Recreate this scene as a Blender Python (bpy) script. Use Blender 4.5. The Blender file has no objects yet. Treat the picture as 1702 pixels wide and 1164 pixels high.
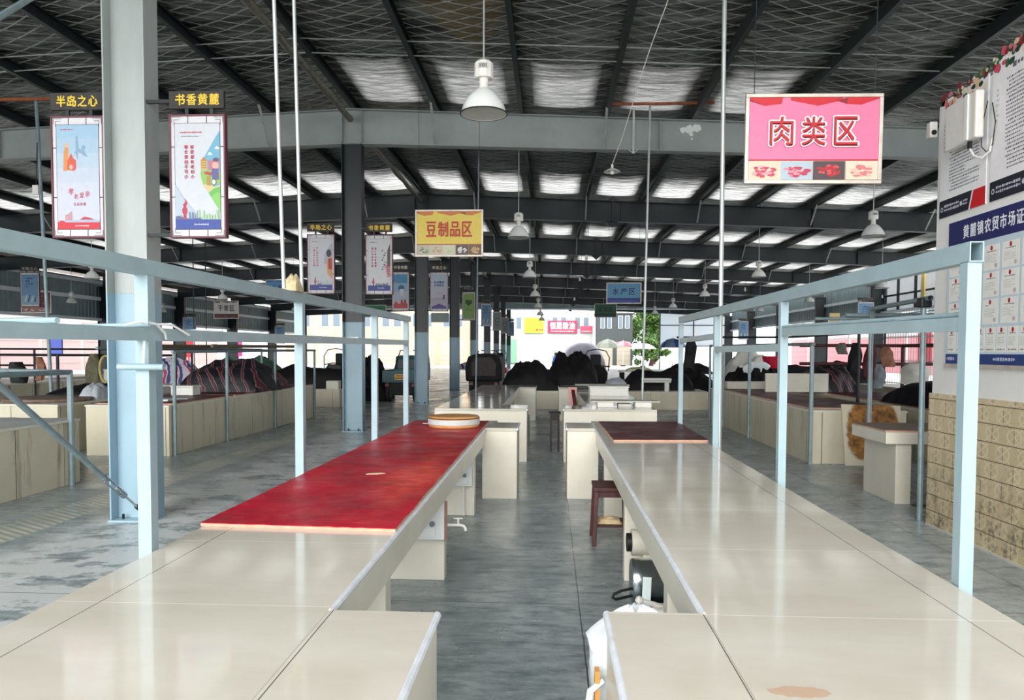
import bpy, math, random
from mathutils import Vector, Matrix, noise
S = bpy.context.scene
C = S.collection
PI = math.pi

# ---------------------------------------------------------------- camera, sky, exposure
def make_camera():
    f, cx, cy = 1250.0, 851.0, 636.0                      # focal length and optical centre for a 1702x1164 frame
    up = -Vector(((742 - cx) / f, -(30900 - cy) / f, -1)).normalized()
    fw = Vector(((915 - cx) / f, -(585 - cy) / f, -1)).normalized()
    fw = (fw - up * fw.dot(up)).normalized()
    rt = fw.cross(up)
    cam = bpy.data.objects.new('camera', bpy.data.cameras.new('camera'))
    C.objects.link(cam)
    cam.matrix_world = Matrix(((rt[0], rt[1], rt[2], 0), (fw[0], fw[1], fw[2], 0), (up[0], up[1], up[2], 1.593), (0, 0, 0, 1)))
    cam.data.sensor_width = 36
    cam.data.lens = 36 * f / 1702
    cam.data.shift_y = 54 / 1702
    cam.data.clip_start = 0.05
    cam.data.clip_end = 500
    S.camera = cam
make_camera()

w = bpy.data.worlds.new('overcast_sky'); S.world = w; w.use_nodes = True
nt = w.node_tree; nt.nodes.clear()
tc = nt.nodes.new('ShaderNodeTexCoord'); sp = nt.nodes.new('ShaderNodeSeparateXYZ')
nt.links.new(tc.outputs['Generated'], sp.inputs[0])
cr = nt.nodes.new('ShaderNodeValToRGB')
cr.color_ramp.elements[0].position = 0.0; cr.color_ramp.elements[0].color = (0.92, 0.96, 1.0, 1)
cr.color_ramp.elements[1].position = 0.9; cr.color_ramp.elements[1].color = (1.0, 1.0, 1.0, 1)
nt.links.new(sp.outputs['Z'], cr.inputs[0])
bg = nt.nodes.new('ShaderNodeBackground'); bg.inputs[1].default_value = 2.0
nt.links.new(cr.outputs[0], bg.inputs[0])
wo = nt.nodes.new('ShaderNodeOutputWorld'); nt.links.new(bg.outputs[0], wo.inputs[0])

sun = bpy.data.objects.new('hazy_sun', bpy.data.lights.new('hazy_sun', 'SUN'))      # veiled sun behind the camera
sun.data.energy = 1.75; sun.data.angle = math.radians(40); sun.data.color = (1.0, 0.97, 0.92)
sun.rotation_euler = (math.radians(68), 0, math.radians(-8)); C.objects.link(sun)

S.view_settings.view_transform = 'Standard'
S.view_settings.look = 'None'
S.view_settings.gamma = 1.0
S.view_settings.use_curve_mapping = False
S.view_settings.exposure = 0.85
S.cycles.use_denoising = True
S.cycles.max_bounces = 8
S.cycles.diffuse_bounces = 5
S.cycles.glossy_bounces = 4
S.cycles.sample_clamp_indirect = 6

# ---------------------------------------------------------------- materials
def lin(c):
    return tuple(((x / 255) / 12.92 if x / 255 <= 0.04045 else ((x / 255 + 0.055) / 1.055) ** 2.4) for x in c)

class N:                                                     # tiny node-graph helper
    def __init__(s, name):
        s.m = bpy.data.materials.new(name); s.m.use_nodes = True
        s.t = s.m.node_tree; s.b = s.t.nodes['Principled BSDF']
    def n(s, kind, **k):
        x = s.t.nodes.new('ShaderNode' + kind)
        for a, v in k.items(): setattr(x, a, v)
        return x
    def put(s, sock, v):
        if hasattr(v, 'is_linked') or isinstance(v, bpy.types.NodeSocket): s.t.links.new(v, sock)
        else: sock.default_value = v
    def math(s, op, a, b=0.0, c=None):
        x = s.n('Math', operation=op); s.put(x.inputs[0], a); s.put(x.inputs[1], b)
        if c is not None: s.put(x.inputs[2], c)
        return x.outputs[0]
    def pos(s):
        return s.n('NewGeometry').outputs['Position']
    def obj(s):
        return s.n('TexCoord').outputs['Object']
    def xyz(s, v):
        x = s.n('SeparateXYZ'); s.t.links.new(v, x.inputs[0]); return x.outputs
    def vec(s, x, y, z):
        c = s.n('CombineXYZ'); s.put(c.inputs[0], x); s.put(c.inputs[1], y); s.put(c.inputs[2], z); return c.outputs[0]
    def scale(s, v, k):
        x = s.n('VectorMath', operation='MULTIPLY'); s.t.links.new(v, x.inputs[0]); x.inputs[1].default_value = k; return x.outputs[0]
    def noise(s, v, sc=1.0, det=4, rough=0.6):
        x = s.n('TexNoise'); s.t.links.new(v, x.inputs['Vector']); x.inputs['Scale'].default_value = sc
        x.inputs['Detail'].default_value = det; x.inputs['Roughness'].default_value = rough; return x.outputs[0]
    def ramp(s, v, a, b, c0=(0, 0, 0), c1=(1, 1, 1)):
        x = s.n('ValToRGB'); s.t.links.new(v, x.inputs[0])
        e = x.color_ramp.elements; e[0].position = a; e[1].position = b
        e[0].color = (*c0, 1); e[1].color = (*c1, 1); return x.outputs[0]
    def mix(s, f, a, b, mode='MIX'):
        x = s.n('Mix', data_type='RGBA', blend_type=mode)
        s.put(x.inputs[0], f)
        for i, v in ((6, a), (7, b)):
            s.put(x.inputs[i], v if not isinstance(v, tuple) else (*v, 1))
        return x.outputs[2]
    def bump(s, h, st=0.3, dist=0.02):
        x = s.n('Bump'); x.inputs['Strength'].default_value = st; x.inputs['Distance'].default_value = dist
        s.t.links.new(h, x.inputs['Height']); s.t.links.new(x.outputs[0], s.b.inputs['Normal'])
    def fin(s, col=None, rough=None, metal=None, spec=None):
        b = s.b
        if col is not None: s.put(b.inputs['Base Color'], (*col, 1) if isinstance(col, tuple) else col)
        if rough is not None: s.put(b.inputs['Roughness'], rough)
        if metal is not None: s.put(b.inputs['Metallic'], metal)
        if spec is not None: s.put(b.inputs['Specular IOR Level'], spec)
        return s.m

MATS = {}
def mat(name, c, rough=0.5, metal=0.0, var=0.15, sc=6.0, bump=0.0, bsc=40.0, stretch=(1, 1, 1), spec=None):
    """plain surface whose colour drifts a little with a noise"""
    if name in MATS: return MATS[name]
    g = N(name); c = lin(c); d = tuple(x * (1 - var) for x in c); e = tuple(min(1, x * (1 + var * 0.6)) for x in c)
    v = g.scale(g.obj(), stretch)
    if var > 0: g.fin(g.ramp(g.noise(v, sc, 5), 0.3, 0.7, d, e), rough, metal, spec)
    else: g.fin(c, rough, metal, spec)
    if bump: g.bump(g.noise(v, bsc, 4), bump, 0.01)
    MATS[name] = g.m
    return g.m
def ink(c):
    """printed or painted flat colour"""
    return mat('ink_%02x%02x%02x' % tuple(c), c, 0.45, 0, 0.05, 20)

def tile_counter():
    g = N('cream_tile'); x, y, z = g.xyz(g.pos())
    base = lin((207, 202, 190)); alt = lin((195, 189, 175))
    col = g.ramp(g.noise(g.scale(g.pos(), (1.2, 3, 3)), 1.1, 6, 0.65), 0.35, 0.7, base, alt)
    fr = g.math('ABSOLUTE', g.math('SUBTRACT', g.math('FRACT', g.math('ADD', g.math('DIVIDE', g.math('SUBTRACT', y, 2.36), 0.8), 100.5)), 0.5))
    jy = g.math('LESS_THAN', fr, 0.003)
    ax = g.math('ABSOLUTE', x)
    j1 = g.math('LESS_THAN', g.math('ABSOLUTE', g.math('SUBTRACT', x, 1.29)), 0.0018)
    j2 = g.math('LESS_THAN', g.math('ABSOLUTE', g.math('SUBTRACT', x, -1.47)), 0.0018)
    j3 = g.math('MULTIPLY', g.math('LESS_THAN', g.math('ABSOLUTE', g.math('SUBTRACT', g.math('ADD', x, 0.1), g.math('MULTIPLY', g.math('SIGN', x), 0.585))), 0.0018), g.math('LESS_THAN', y, 2.36))
    jx = g.math('MAXIMUM', g.math('MAXIMUM', j1, j2), j3)
    top = g.math('GREATER_THAN', z, 0.755)
    col = g.mix(g.math('MULTIPLY', g.math('MULTIPLY', jy, 0.75), top), col, lin((240, 236, 226)))
    col = g.mix(g.math('MULTIPLY', jx, top), col, lin((96, 90, 80)))
    # rust stain and small chips
    dx = g.math('DIVIDE', g.math('SUBTRACT', x, 0.61), 0.085); dy = g.math('DIVIDE', g.math('SUBTRACT', y, 1.83), 0.035)
    rr = g.math('ADD', g.math('MULTIPLY', dx, dx), g.math('MULTIPLY', dy, dy))
    st = g.math('MULTIPLY', g.math('LESS_THAN', g.math('ADD', rr, g.math('MULTIPLY', g.noise(g.pos(), 30, 4), 1.4)), 1.5), 0.45)
    col = g.mix(g.math('MULTIPLY', st, top), col, lin((190, 128, 70)))
    sp = g.math('GREATER_THAN', g.noise(g.scale(g.pos(), (1, 2.5, 1)), 9, 2), 0.86)
    col = g.mix(sp, col, lin((120, 100, 80)))
    r = g.ramp(g.noise(g.pos(), 2.5, 3), 0.3, 0.7, (0.05,) * 3, (0.13,) * 3)
    MATS['cream_tile'] = g.fin(col, r)
    g.bump(g.noise(g.pos(), 1.3, 2), 0.04, 0.02)
tile_counter()

def stained_side():
    """cream stall sides with brown run marks, tile joints every 0.8 m"""
    g = N('stained_tile'); x, y, z = g.xyz(g.pos())
    h = g.math('ADD', x, y)
    v = g.vec(h, 0, g.math('MULTIPLY', z, 0.12))
    ny = g.math('ABSOLUTE', g.xyz(g.n('NewGeometry').outputs['Normal'])[1])
    side = g.math('SUBTRACT', 1.0, g.math('MULTIPLY', ny, 0.85))                 # the aisle sides are splashed, the end faces are clean
    m = g.math('MULTIPLY', g.ramp(g.noise(v, 4.2, 7, 0.72), 0.54, 0.68, (0, 0, 0), (0.85,) * 3), side)
    col = g.mix(m, lin((224, 217, 194)), lin((116, 86, 46)))
    col = g.mix(g.math('MULTIPLY', g.noise(g.pos(), 3, 5), 0.45), col, lin((176, 168, 140)))
    j = g.math('LESS_THAN', g.math('ABSOLUTE', g.math('SUBTRACT', g.math('FRACT', g.math('ADD', g.math('DIVIDE', h, 0.8), 100)), 0.5)), 0.006)
    col = g.mix(j, col, lin((80, 66, 44)))
    MATS['stained_tile'] = g.fin(col, 0.4)
stained_side()

def floor_mat():
    g = N('worn_concrete'); p = g.pos(); x, y, z = g.xyz(p)
    c = g.ramp(g.noise(g.scale(p, (1.0, 0.5, 1)), 1.6, 8, 0.7), 0.3, 0.72, lin((124, 139, 143)), lin((180, 190, 192)))
    c = g.mix(g.ramp(g.noise(g.scale(p, (1.6, 5, 1)), 2.3, 8, 0.75), 0.44, 0.62, (0, 0, 0), (0.7,) * 3), c, lin((80, 94, 99)))
    c = g.mix(g.ramp(g.noise(g.scale(p, (3.0, 9.0, 1)), 1.5, 7, 0.7), 0.56, 0.72, (0, 0, 0), (0.45,) * 3), c, lin((196, 204, 205)))
    # chalky worn streak along the left aisle, and lighter scuffs by the right wall
    def band(cx, hw, sc, lo, hi):
        d = g.math('ABSOLUTE', g.math('SUBTRACT', x, cx))
        return g.math('MULTIPLY', g.math('SUBTRACT', 1.0, g.math('MINIMUM', g.math('DIVIDE', d, hw), 1.0)), g.ramp(g.noise(g.scale(p, (1.6, 2.4, 1)), sc, 8, 0.75), lo, hi))
    c = g.mix(g.math('MINIMUM', g.math('MULTIPLY', band(-3.55, 0.85, 1.3, 0.44, 0.56), 2.6), 0.92), c, lin((205, 210, 210)))
    c = g.mix(g.math('MINIMUM', g.math('MULTIPLY', band(2.5, 1.0, 1.5, 0.42, 0.62), 1.5), 0.7), c, lin((190, 196, 196)))
    # yellowish ribbed tactile strip
    s = g.math('LESS_THAN', g.math('ABSOLUTE', g.math('SUBTRACT', x, -4.72)), 0.22)
    rib = g.math('GREATER_THAN', g.math('FRACT', g.math('MULTIPLY', g.math('ADD', y, g.math('MULTIPLY', x, 0.6)), 11)), 0.45)
    sc = g.mix(rib, lin((146, 150, 142)), lin((206, 207, 190)))
    c = g.mix(g.math('MULTIPLY', s, g.ramp(g.noise(p, 1.4, 6), 0.35, 0.6, (0.15,) * 3, (0.85,) * 3)), c, sc)
    # saw-cut joints
    def joint(a, off, step, wd):
        return g.math('LESS_THAN', g.math('ABSOLUTE', g.math('SUBTRACT', g.math('FRACT', g.math('ADD', g.math('DIVIDE', g.math('SUBTRACT', a, off), step), 100.5)), 0.5)), wd / step)
    wob = g.math('ADD', x, g.math('MULTIPLY', g.noise(p, 3, 4), 0.02))
    jt = g.math('MAXIMUM', joint(wob, 0.2, 3.0, 0.004), joint(y, 7.3, 2.6, 0.004))
    c = g.mix(g.math('MULTIPLY', jt, 0.85), c, lin((42, 48, 50)))
    r = g.ramp(g.noise(p, 1.2, 6), 0.3, 0.7, (0.14,) * 3, (0.42,) * 3)
    g.bump(g.noise(g.scale(p, (1, 1, 1)), 14, 6, 0.7), 0.12, 0.02)
    MATS['worn_concrete'] = g.fin(c, r)
floor_mat()

def foil_mat(name, glow=0.0, worn=0.0):
    """silver insulation foil held up by a diamond wire net, sagging in cross-wise wrinkles; with glow, an added panel that imitates brightly lit foil"""
    g = N(name); p = g.pos(); x, y, z = g.xyz(p)
    def net(sx, sy):
        d = g.math('ABSOLUTE', g.math('SUBTRACT', g.math('FRACT', g.math('ADD', g.math('MULTIPLY', x, sx), g.math('ADD', g.math('MULTIPLY', y, sy), 200))), 0.5))
        return g.math('LESS_THAN', d, 0.05)
    n = g.math('MAXIMUM', net(1.75, 3.3), net(1.75, -3.3))
    patch = g.ramp(g.noise(g.scale(p, (0.5, 1.0, 1)), 1.1, 5), 0.35, 0.65, lin((70, 72, 69)), lin((204, 206, 200)))
    streak = g.noise(g.scale(p, (0.7, 7.0, 1)), 1.7, 7, 0.7)
    gleam_streak = g.ramp(streak, 0.38, 0.62, (0.10, 0.10, 0.098), (1, 1, 1))  # streaky wrinkle reflections put into the foil colour
    col = g.mix(1.0, patch, gleam_streak, 'MULTIPLY')
    amber = g.math('MULTIPLY', g.math('LESS_THAN', g.math('ADD', g.math('ABSOLUTE', g.math('ADD', x, 1.2)), g.math('MULTIPLY', g.math('ABSOLUTE', g.math('SUBTRACT', y, 10.0)), 0.4)), g.math('ADD', 0.5, g.math('MULTIPLY', streak, 0.7))), 0.5)
    col = g.mix(amber, col, lin((150, 122, 60)))
    col = g.mix(g.math('MULTIPLY', n, 0.9), col, lin((178, 182, 180)))
    h = g.math('ADD', g.noise(g.scale(p, (0.9, 7.0, 1)), 1.6, 4, 0.55), g.math('MULTIPLY', g.noise(g.scale(p, (3, 9, 1)), 3, 3), 0.3))
    h = g.math('ADD', h, g.math('MULTIPLY', n, -0.15))
    g.bump(h, 0.9, 0.08)
    MATS[name] = g.fin(col, 0.3, g.math('MULTIPLY', g.math('SUBTRACT', 1.0, n), 0.85))
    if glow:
        # bright foil patches put into the colour: streaks, fading near edge, shaded sides
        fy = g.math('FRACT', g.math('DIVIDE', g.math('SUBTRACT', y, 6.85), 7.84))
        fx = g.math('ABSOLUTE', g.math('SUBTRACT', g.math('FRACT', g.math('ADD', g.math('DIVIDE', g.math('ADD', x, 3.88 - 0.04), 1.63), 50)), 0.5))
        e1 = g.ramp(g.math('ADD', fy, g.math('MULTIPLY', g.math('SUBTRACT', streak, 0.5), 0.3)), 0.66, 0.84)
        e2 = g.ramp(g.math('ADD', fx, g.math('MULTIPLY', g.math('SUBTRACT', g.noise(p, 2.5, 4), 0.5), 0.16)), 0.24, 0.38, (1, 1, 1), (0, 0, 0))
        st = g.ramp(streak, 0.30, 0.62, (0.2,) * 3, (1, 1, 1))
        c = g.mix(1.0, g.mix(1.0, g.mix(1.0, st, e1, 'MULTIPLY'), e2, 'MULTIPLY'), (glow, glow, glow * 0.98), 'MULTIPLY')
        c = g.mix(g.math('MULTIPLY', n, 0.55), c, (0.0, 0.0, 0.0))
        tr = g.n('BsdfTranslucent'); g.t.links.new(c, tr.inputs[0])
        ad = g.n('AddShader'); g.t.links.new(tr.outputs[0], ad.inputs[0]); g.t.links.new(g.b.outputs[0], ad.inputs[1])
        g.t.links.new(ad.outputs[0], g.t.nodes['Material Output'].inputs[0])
foil_mat('silver_foil')
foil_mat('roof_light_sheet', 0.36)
foil_mat('dim_foil_glow_sheet', 0.15)  # dimmer copy for the fainter lit patches of the first bay

def relief_tile():
    g = N('beige_relief_tile'); p = g.pos(); x, y, z = g.xyz(p)
    v = g.vec(y, z, 0)
    br = g.n('TexBrick'); g.t.links.new(v, br.inputs['Vector'])
    br.inputs['Scale'].default_value = 1.0; br.inputs['Brick Width'].default_value = 0.285; br.inputs['Row Height'].default_value = 0.147
    br.inputs['Mortar Size'].default_value = 0.003; br.inputs['Mortar Smooth'].default_value = 0.1
    br.inputs['Color1'].default_value = (*lin((214, 196, 160)), 1); br.inputs['Color2'].default_value = (*lin((204, 186, 150)), 1)
    br.inputs['Mortar'].default_value = (*lin((92, 80, 62)), 1)
    # splayed-leaf relief, one per tile (rows shift by half a tile)
    row = g.math('FLOOR', g.math('DIVIDE', z, 0.147))
    sh = g.math('MULTIPLY', g.math('MODULO', row, 2.0), 0.5)
    u = g.math('SUBTRACT', g.math('FRACT', g.math('ADD', g.math('DIVIDE', y, 0.285), g.math('ADD', sh, 50))), 0.5)
    t = g.math('SUBTRACT', g.math('FRACT', g.math('DIVIDE', z, 0.147)), 0.5)
    au, at = g.math('ABSOLUTE', u), g.math('ABSOLUTE', t)
    xx = g.math('LESS_THAN', g.math('ABSOLUTE', g.math('SUBTRACT', g.math('MULTIPLY', au, 1.35), g.math('ADD', at, 0.02))), 0.05)
    ring = g.math('LESS_THAN', g.math('ABSOLUTE', g.math('SUBTRACT', g.math('SQRT', g.math('ADD', g.math('MULTIPLY', u, u), g.math('MULTIPLY', g.math('MULTIPLY', t, t), 0.6))), 0.3)), 0.035)
    rel = g.math('MULTIPLY', g.math('MAXIMUM', xx, ring), g.math('LESS_THAN', au, 0.34))
    dirt = g.math('MULTIPLY', g.ramp(g.noise(p, 9, 7, 0.75), 0.48, 0.62), g.ramp(z, 0.05, 0.75, (0.9,) * 3, (0.12,) * 3))
    col = g.mix(g.math('MULTIPLY', rel, 0.6), br.outputs['Color'], lin((234, 219, 188)))
    col = g.mix(dirt, col, lin((70, 60, 46)))
    hh = g.math('ADD', g.math('MULTIPLY', rel, 0.5), g.math('SUBTRACT', 1.0, br.outputs['Fac']))
    g.bump(hh, 1.0, 0.014)
    MATS['beige_relief_tile'] = g.fin(col, 0.4)
relief_tile()

def red_board_mat(name, c0, c1, c2):
    g = N(name); p = g.pos()
    c = g.ramp(g.noise(g.scale(p, (1, 1, 1)), 2.2, 6, 0.65), 0.3, 0.68, lin(c0), lin(c1))
    sc = g.ramp(g.noise(g.scale(p, (2.2, 9, 1)), 3.0, 8, 0.75), 0.56, 0.72, (0, 0, 0), (0.75,) * 3)
    c = g.mix(sc, c, lin(c2))
    if name == 'red_lacquer':                                 # hands and knives have rubbed the edge by the aisle; the far end's dimmer light is put in the colour
        x, y, z = g.xyz(p)
        ww = g.math('ADD', g.math('ABSOLUTE', g.math('DIVIDE', g.math('ADD', x, 0.86), 0.3)), g.math('ABSOLUTE', g.math('DIVIDE', g.math('SUBTRACT', y, 4.75), 1.25)))
        wm = g.math('MULTIPLY', g.ramp(ww, 0.3, 1.3, (1, 1, 1), (0, 0, 0)), g.ramp(g.noise(g.scale(p, (2.5, 8, 1)), 3.2, 8, 0.75), 0.36, 0.62))
        c = g.mix(g.math('MULTIPLY', wm, 0.85), c, lin((232, 96, 72)))
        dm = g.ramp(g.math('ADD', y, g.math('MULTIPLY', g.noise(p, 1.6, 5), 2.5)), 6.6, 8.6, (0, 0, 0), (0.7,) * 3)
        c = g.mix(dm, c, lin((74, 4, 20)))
        sc2 = g.ramp(g.noise(g.scale(p, (5, 30, 1)), 2.0, 4, 0.6), 0.62, 0.72, (0, 0, 0), (0.5,) * 3)
        c = g.mix(sc2, c, lin((226, 130, 120)))
    ch = g.math('GREATER_THAN', g.noise(g.scale(p, (3, 7, 1)), 4.2, 2), 0.83)
    c = g.mix(ch, c, lin((222, 200, 170)))
    g.bump(g.noise(g.scale(p, (3, 12, 1)), 6, 5), 0.1, 0.01)
    MATS[name] = g.fin(c, g.ramp(g.noise(p, 4, 5), 0.3, 0.7, (0.3,) * 3, (0.55,) * 3), None, 0.22)
red_board_mat('red_lacquer', (128, 0, 28), (196, 2, 44), (220, 110, 98))
red_board_mat('dark_red_lacquer', (58, 22, 28), (92, 34, 40), (140, 96, 90))

def stripe_mat(name, cols, freq, ax=(1, 0.15, 0.45)):
    g = N(name); x, y, z = g.xyz(g.obj())
    h = g.math('ADD', g.math('MULTIPLY', x, ax[0]), g.math('ADD', g.math('MULTIPLY', y, ax[1]), g.math('MULTIPLY', z, ax[2])))
    h = g.math('ADD', h, g.math('MULTIPLY', g.noise(g.obj(), 1.5, 3), 0.35))
    fr = g.math('FRACT', g.math('ADD', g.math('MULTIPLY', h, freq), 50))
    r = g.n('ValToRGB'); r.color_ramp.interpolation = 'CONSTANT'; g.t.links.new(fr, r.inputs[0])
    el = r.color_ramp.elements
    while len(el) < len(cols): el.new(0.5)
    for i, (pp, c) in enumerate(cols):
        el[i].position = pp; el[i].color = (*lin(c), 1)
    g.bump(g.noise(g.obj(), 9, 5), 0.5, 0.03)
    MATS[name] = g.fin(r.outputs[0], 0.55)
stripe_mat('striped_tarp', [(0, (22, 20, 28)), (0.44, (126, 116, 118)), (0.49, (84, 22, 36)), (0.70, (120, 112, 114)), (0.75, (20, 20, 28))], 4.6)
stripe_mat('striped_sheet', [(0, (206, 200, 214)), (0.3, (196, 60, 96)), (0.5, (210, 205, 220)), (0.6, (60, 66, 130)), (0.85, (200, 196, 210))], 3.0, (0.8, 0.8, 0))

def burnt_board():
    g = N('charred_board'); x, y, z = g.xyz(g.pos())
    dx = g.math('DIVIDE', g.math('SUBTRACT', x, 4.56), 0.37); dz = g.math('DIVIDE', g.math('SUBTRACT', z, 0.49), 0.44)
    p4 = g.math('ADD', g.math('POWER', g.math('ABSOLUTE', dx), 3.0), g.math('POWER', g.math('ABSOLUTE', dz), 3.0))
    n = g.noise(g.pos(), 14, 8, 0.75)
    e = g.math('ADD', p4, g.math('MULTIPLY', g.math('SUBTRACT', n, 0.5), 0.9))
    m = g.ramp(e, 0.75, 1.0, (1, 1, 1), (0, 0, 0))
    c = g.ramp(g.noise(g.pos(), 9, 8, 0.8), 0.34, 0.66, lin((52, 26, 12)), lin((190, 132, 56)))
    MATS['charred_board'] = g.fin(g.mix(m, lin((214, 205, 182)), c), 0.6)
burnt_board()

def wood_mat(name, a, b, sc=(2, 30, 30), rough=0.55):
    g = N(name)
    c = g.ramp(g.noise(g.scale(g.obj(), sc), 1.0, 6, 0.6), 0.3, 0.7, lin(a), lin(b))
    g.bump(g.noise(g.scale(g.obj(), sc), 2, 4), 0.15, 0.01)
    MATS[name] = g.fin(c, rough)
wood_mat('chopping_wood', (176, 118, 64), (216, 164, 104), (3, 3, 3))
wood_mat('brown_wood', (50, 24, 24), (88, 44, 42), (20, 20, 3))
wood_mat('grey_wood', (92, 76, 66), (138, 116, 100), (3, 14, 14))

def white_wall():
    g = N('limewashed_wall')
    c = g.ramp(g.noise(g.pos(), 2.2, 7, 0.7), 0.3, 0.75, lin((226, 226, 222)), lin((238, 238, 235)))
    sp = g.ramp(g.noise(g.pos(), 11, 5, 0.8), 0.66, 0.74, (0, 0, 0), (0.6,) * 3)
    MATS['limewashed_wall'] = g.fin(g.mix(sp, c, lin((150, 140, 126))), 0.8)
white_wall()

blue_paint = mat('pale_blue_paint', (152, 176, 184), 0.35, 0, 0.10, 5, 0.08, 30)
col_up = mat('grey_column_paint', (166, 173, 171), 0.4, 0, 0.14, 3, 0.05, 20, (1, 1, 0.4))
col_low = mat('blue_column_paint', (148, 176, 190), 0.4, 0, 0.12, 3, 0.05, 20, (1, 1, 0.4))
shaded_teal = mat('shaded_teal_paint', (24, 35, 39), 0.4, 0, 0.16, 2, 0.05, 20, (1, 1, 0.4))  # dark column teal; on the far beams it puts shade into the colour
beam_paint = mat('grey_beam_paint', (148, 156, 154), 0.45, 0, 0.14, 1.6, 0.05, 14)
purlin_paint = mat('purlin_paint', (36, 47, 48), 0.4, 0.2, 0.2, 2.5, 0, 20, (1, 0.3, 1))
dark_steel = mat('dark_steel', (36, 41, 43), 0.45, 0.5, 0.25, 8)
galv = mat('galvanised_pipe', (184, 190, 188), 0.35, 0.5, 0.2, 9, 0, 20, (1, 1, 0.4))
grey_pipe = mat('grey_green_pipe', (128, 146, 150), 0.4, 0.2, 0.2, 9)
cream_plain = mat('cream_panel', (224, 219, 204), 0.3, 0, 0.08, 3)
white_trim = mat('white_edge_trim', (226, 232, 240), 0.25, 0.15, 0.15, 14)
black_tarp = mat('black_tarp', (13, 13, 17), 0.6, 0, 0.5, 5, 0.8, 14, (1, 1, 1), 0.25)
navy_tarp = mat('navy_tarp', (9, 9, 24), 0.7, 0, 0.3, 5, 0.4, 9, (1, 1, 1), 0.2)
green_tarp = mat('green_net', (70, 104, 84), 0.7, 0, 0.4, 7, 0.7, 20)
white_sheet = mat('white_cladding', (214, 222, 226), 0.5, 0, 0.08, 3)
clad = mat('blue_grey_cladding', (112, 130, 134), 0.45, 0.1, 0.15, 2.0)
white_paint = mat('white_paint', (226, 230, 228), 0.4, 0, 0.08, 6)
white_enamel = mat('white_enamel', (236, 238, 236), 0.22, 0, 0.05, 8)
lamp_inner = mat('lamp_reflector', (214, 216, 208), 0.35, 0.2, 0.08, 8)
plastic_white = mat('white_plastic', (230, 228, 222), 0.4, 0, 0.06, 10)
rust = mat('rusty_steel', (150, 84, 52), 0.75, 0, 0.4, 12, 0.3, 50)
steel_pot = mat('polished_steel', (168, 178, 184), 0.22, 0.95, 0.12, 5)
rubber = mat('black_rubber', (24, 25, 27), 0.7, 0, 0.2, 10)

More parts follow.
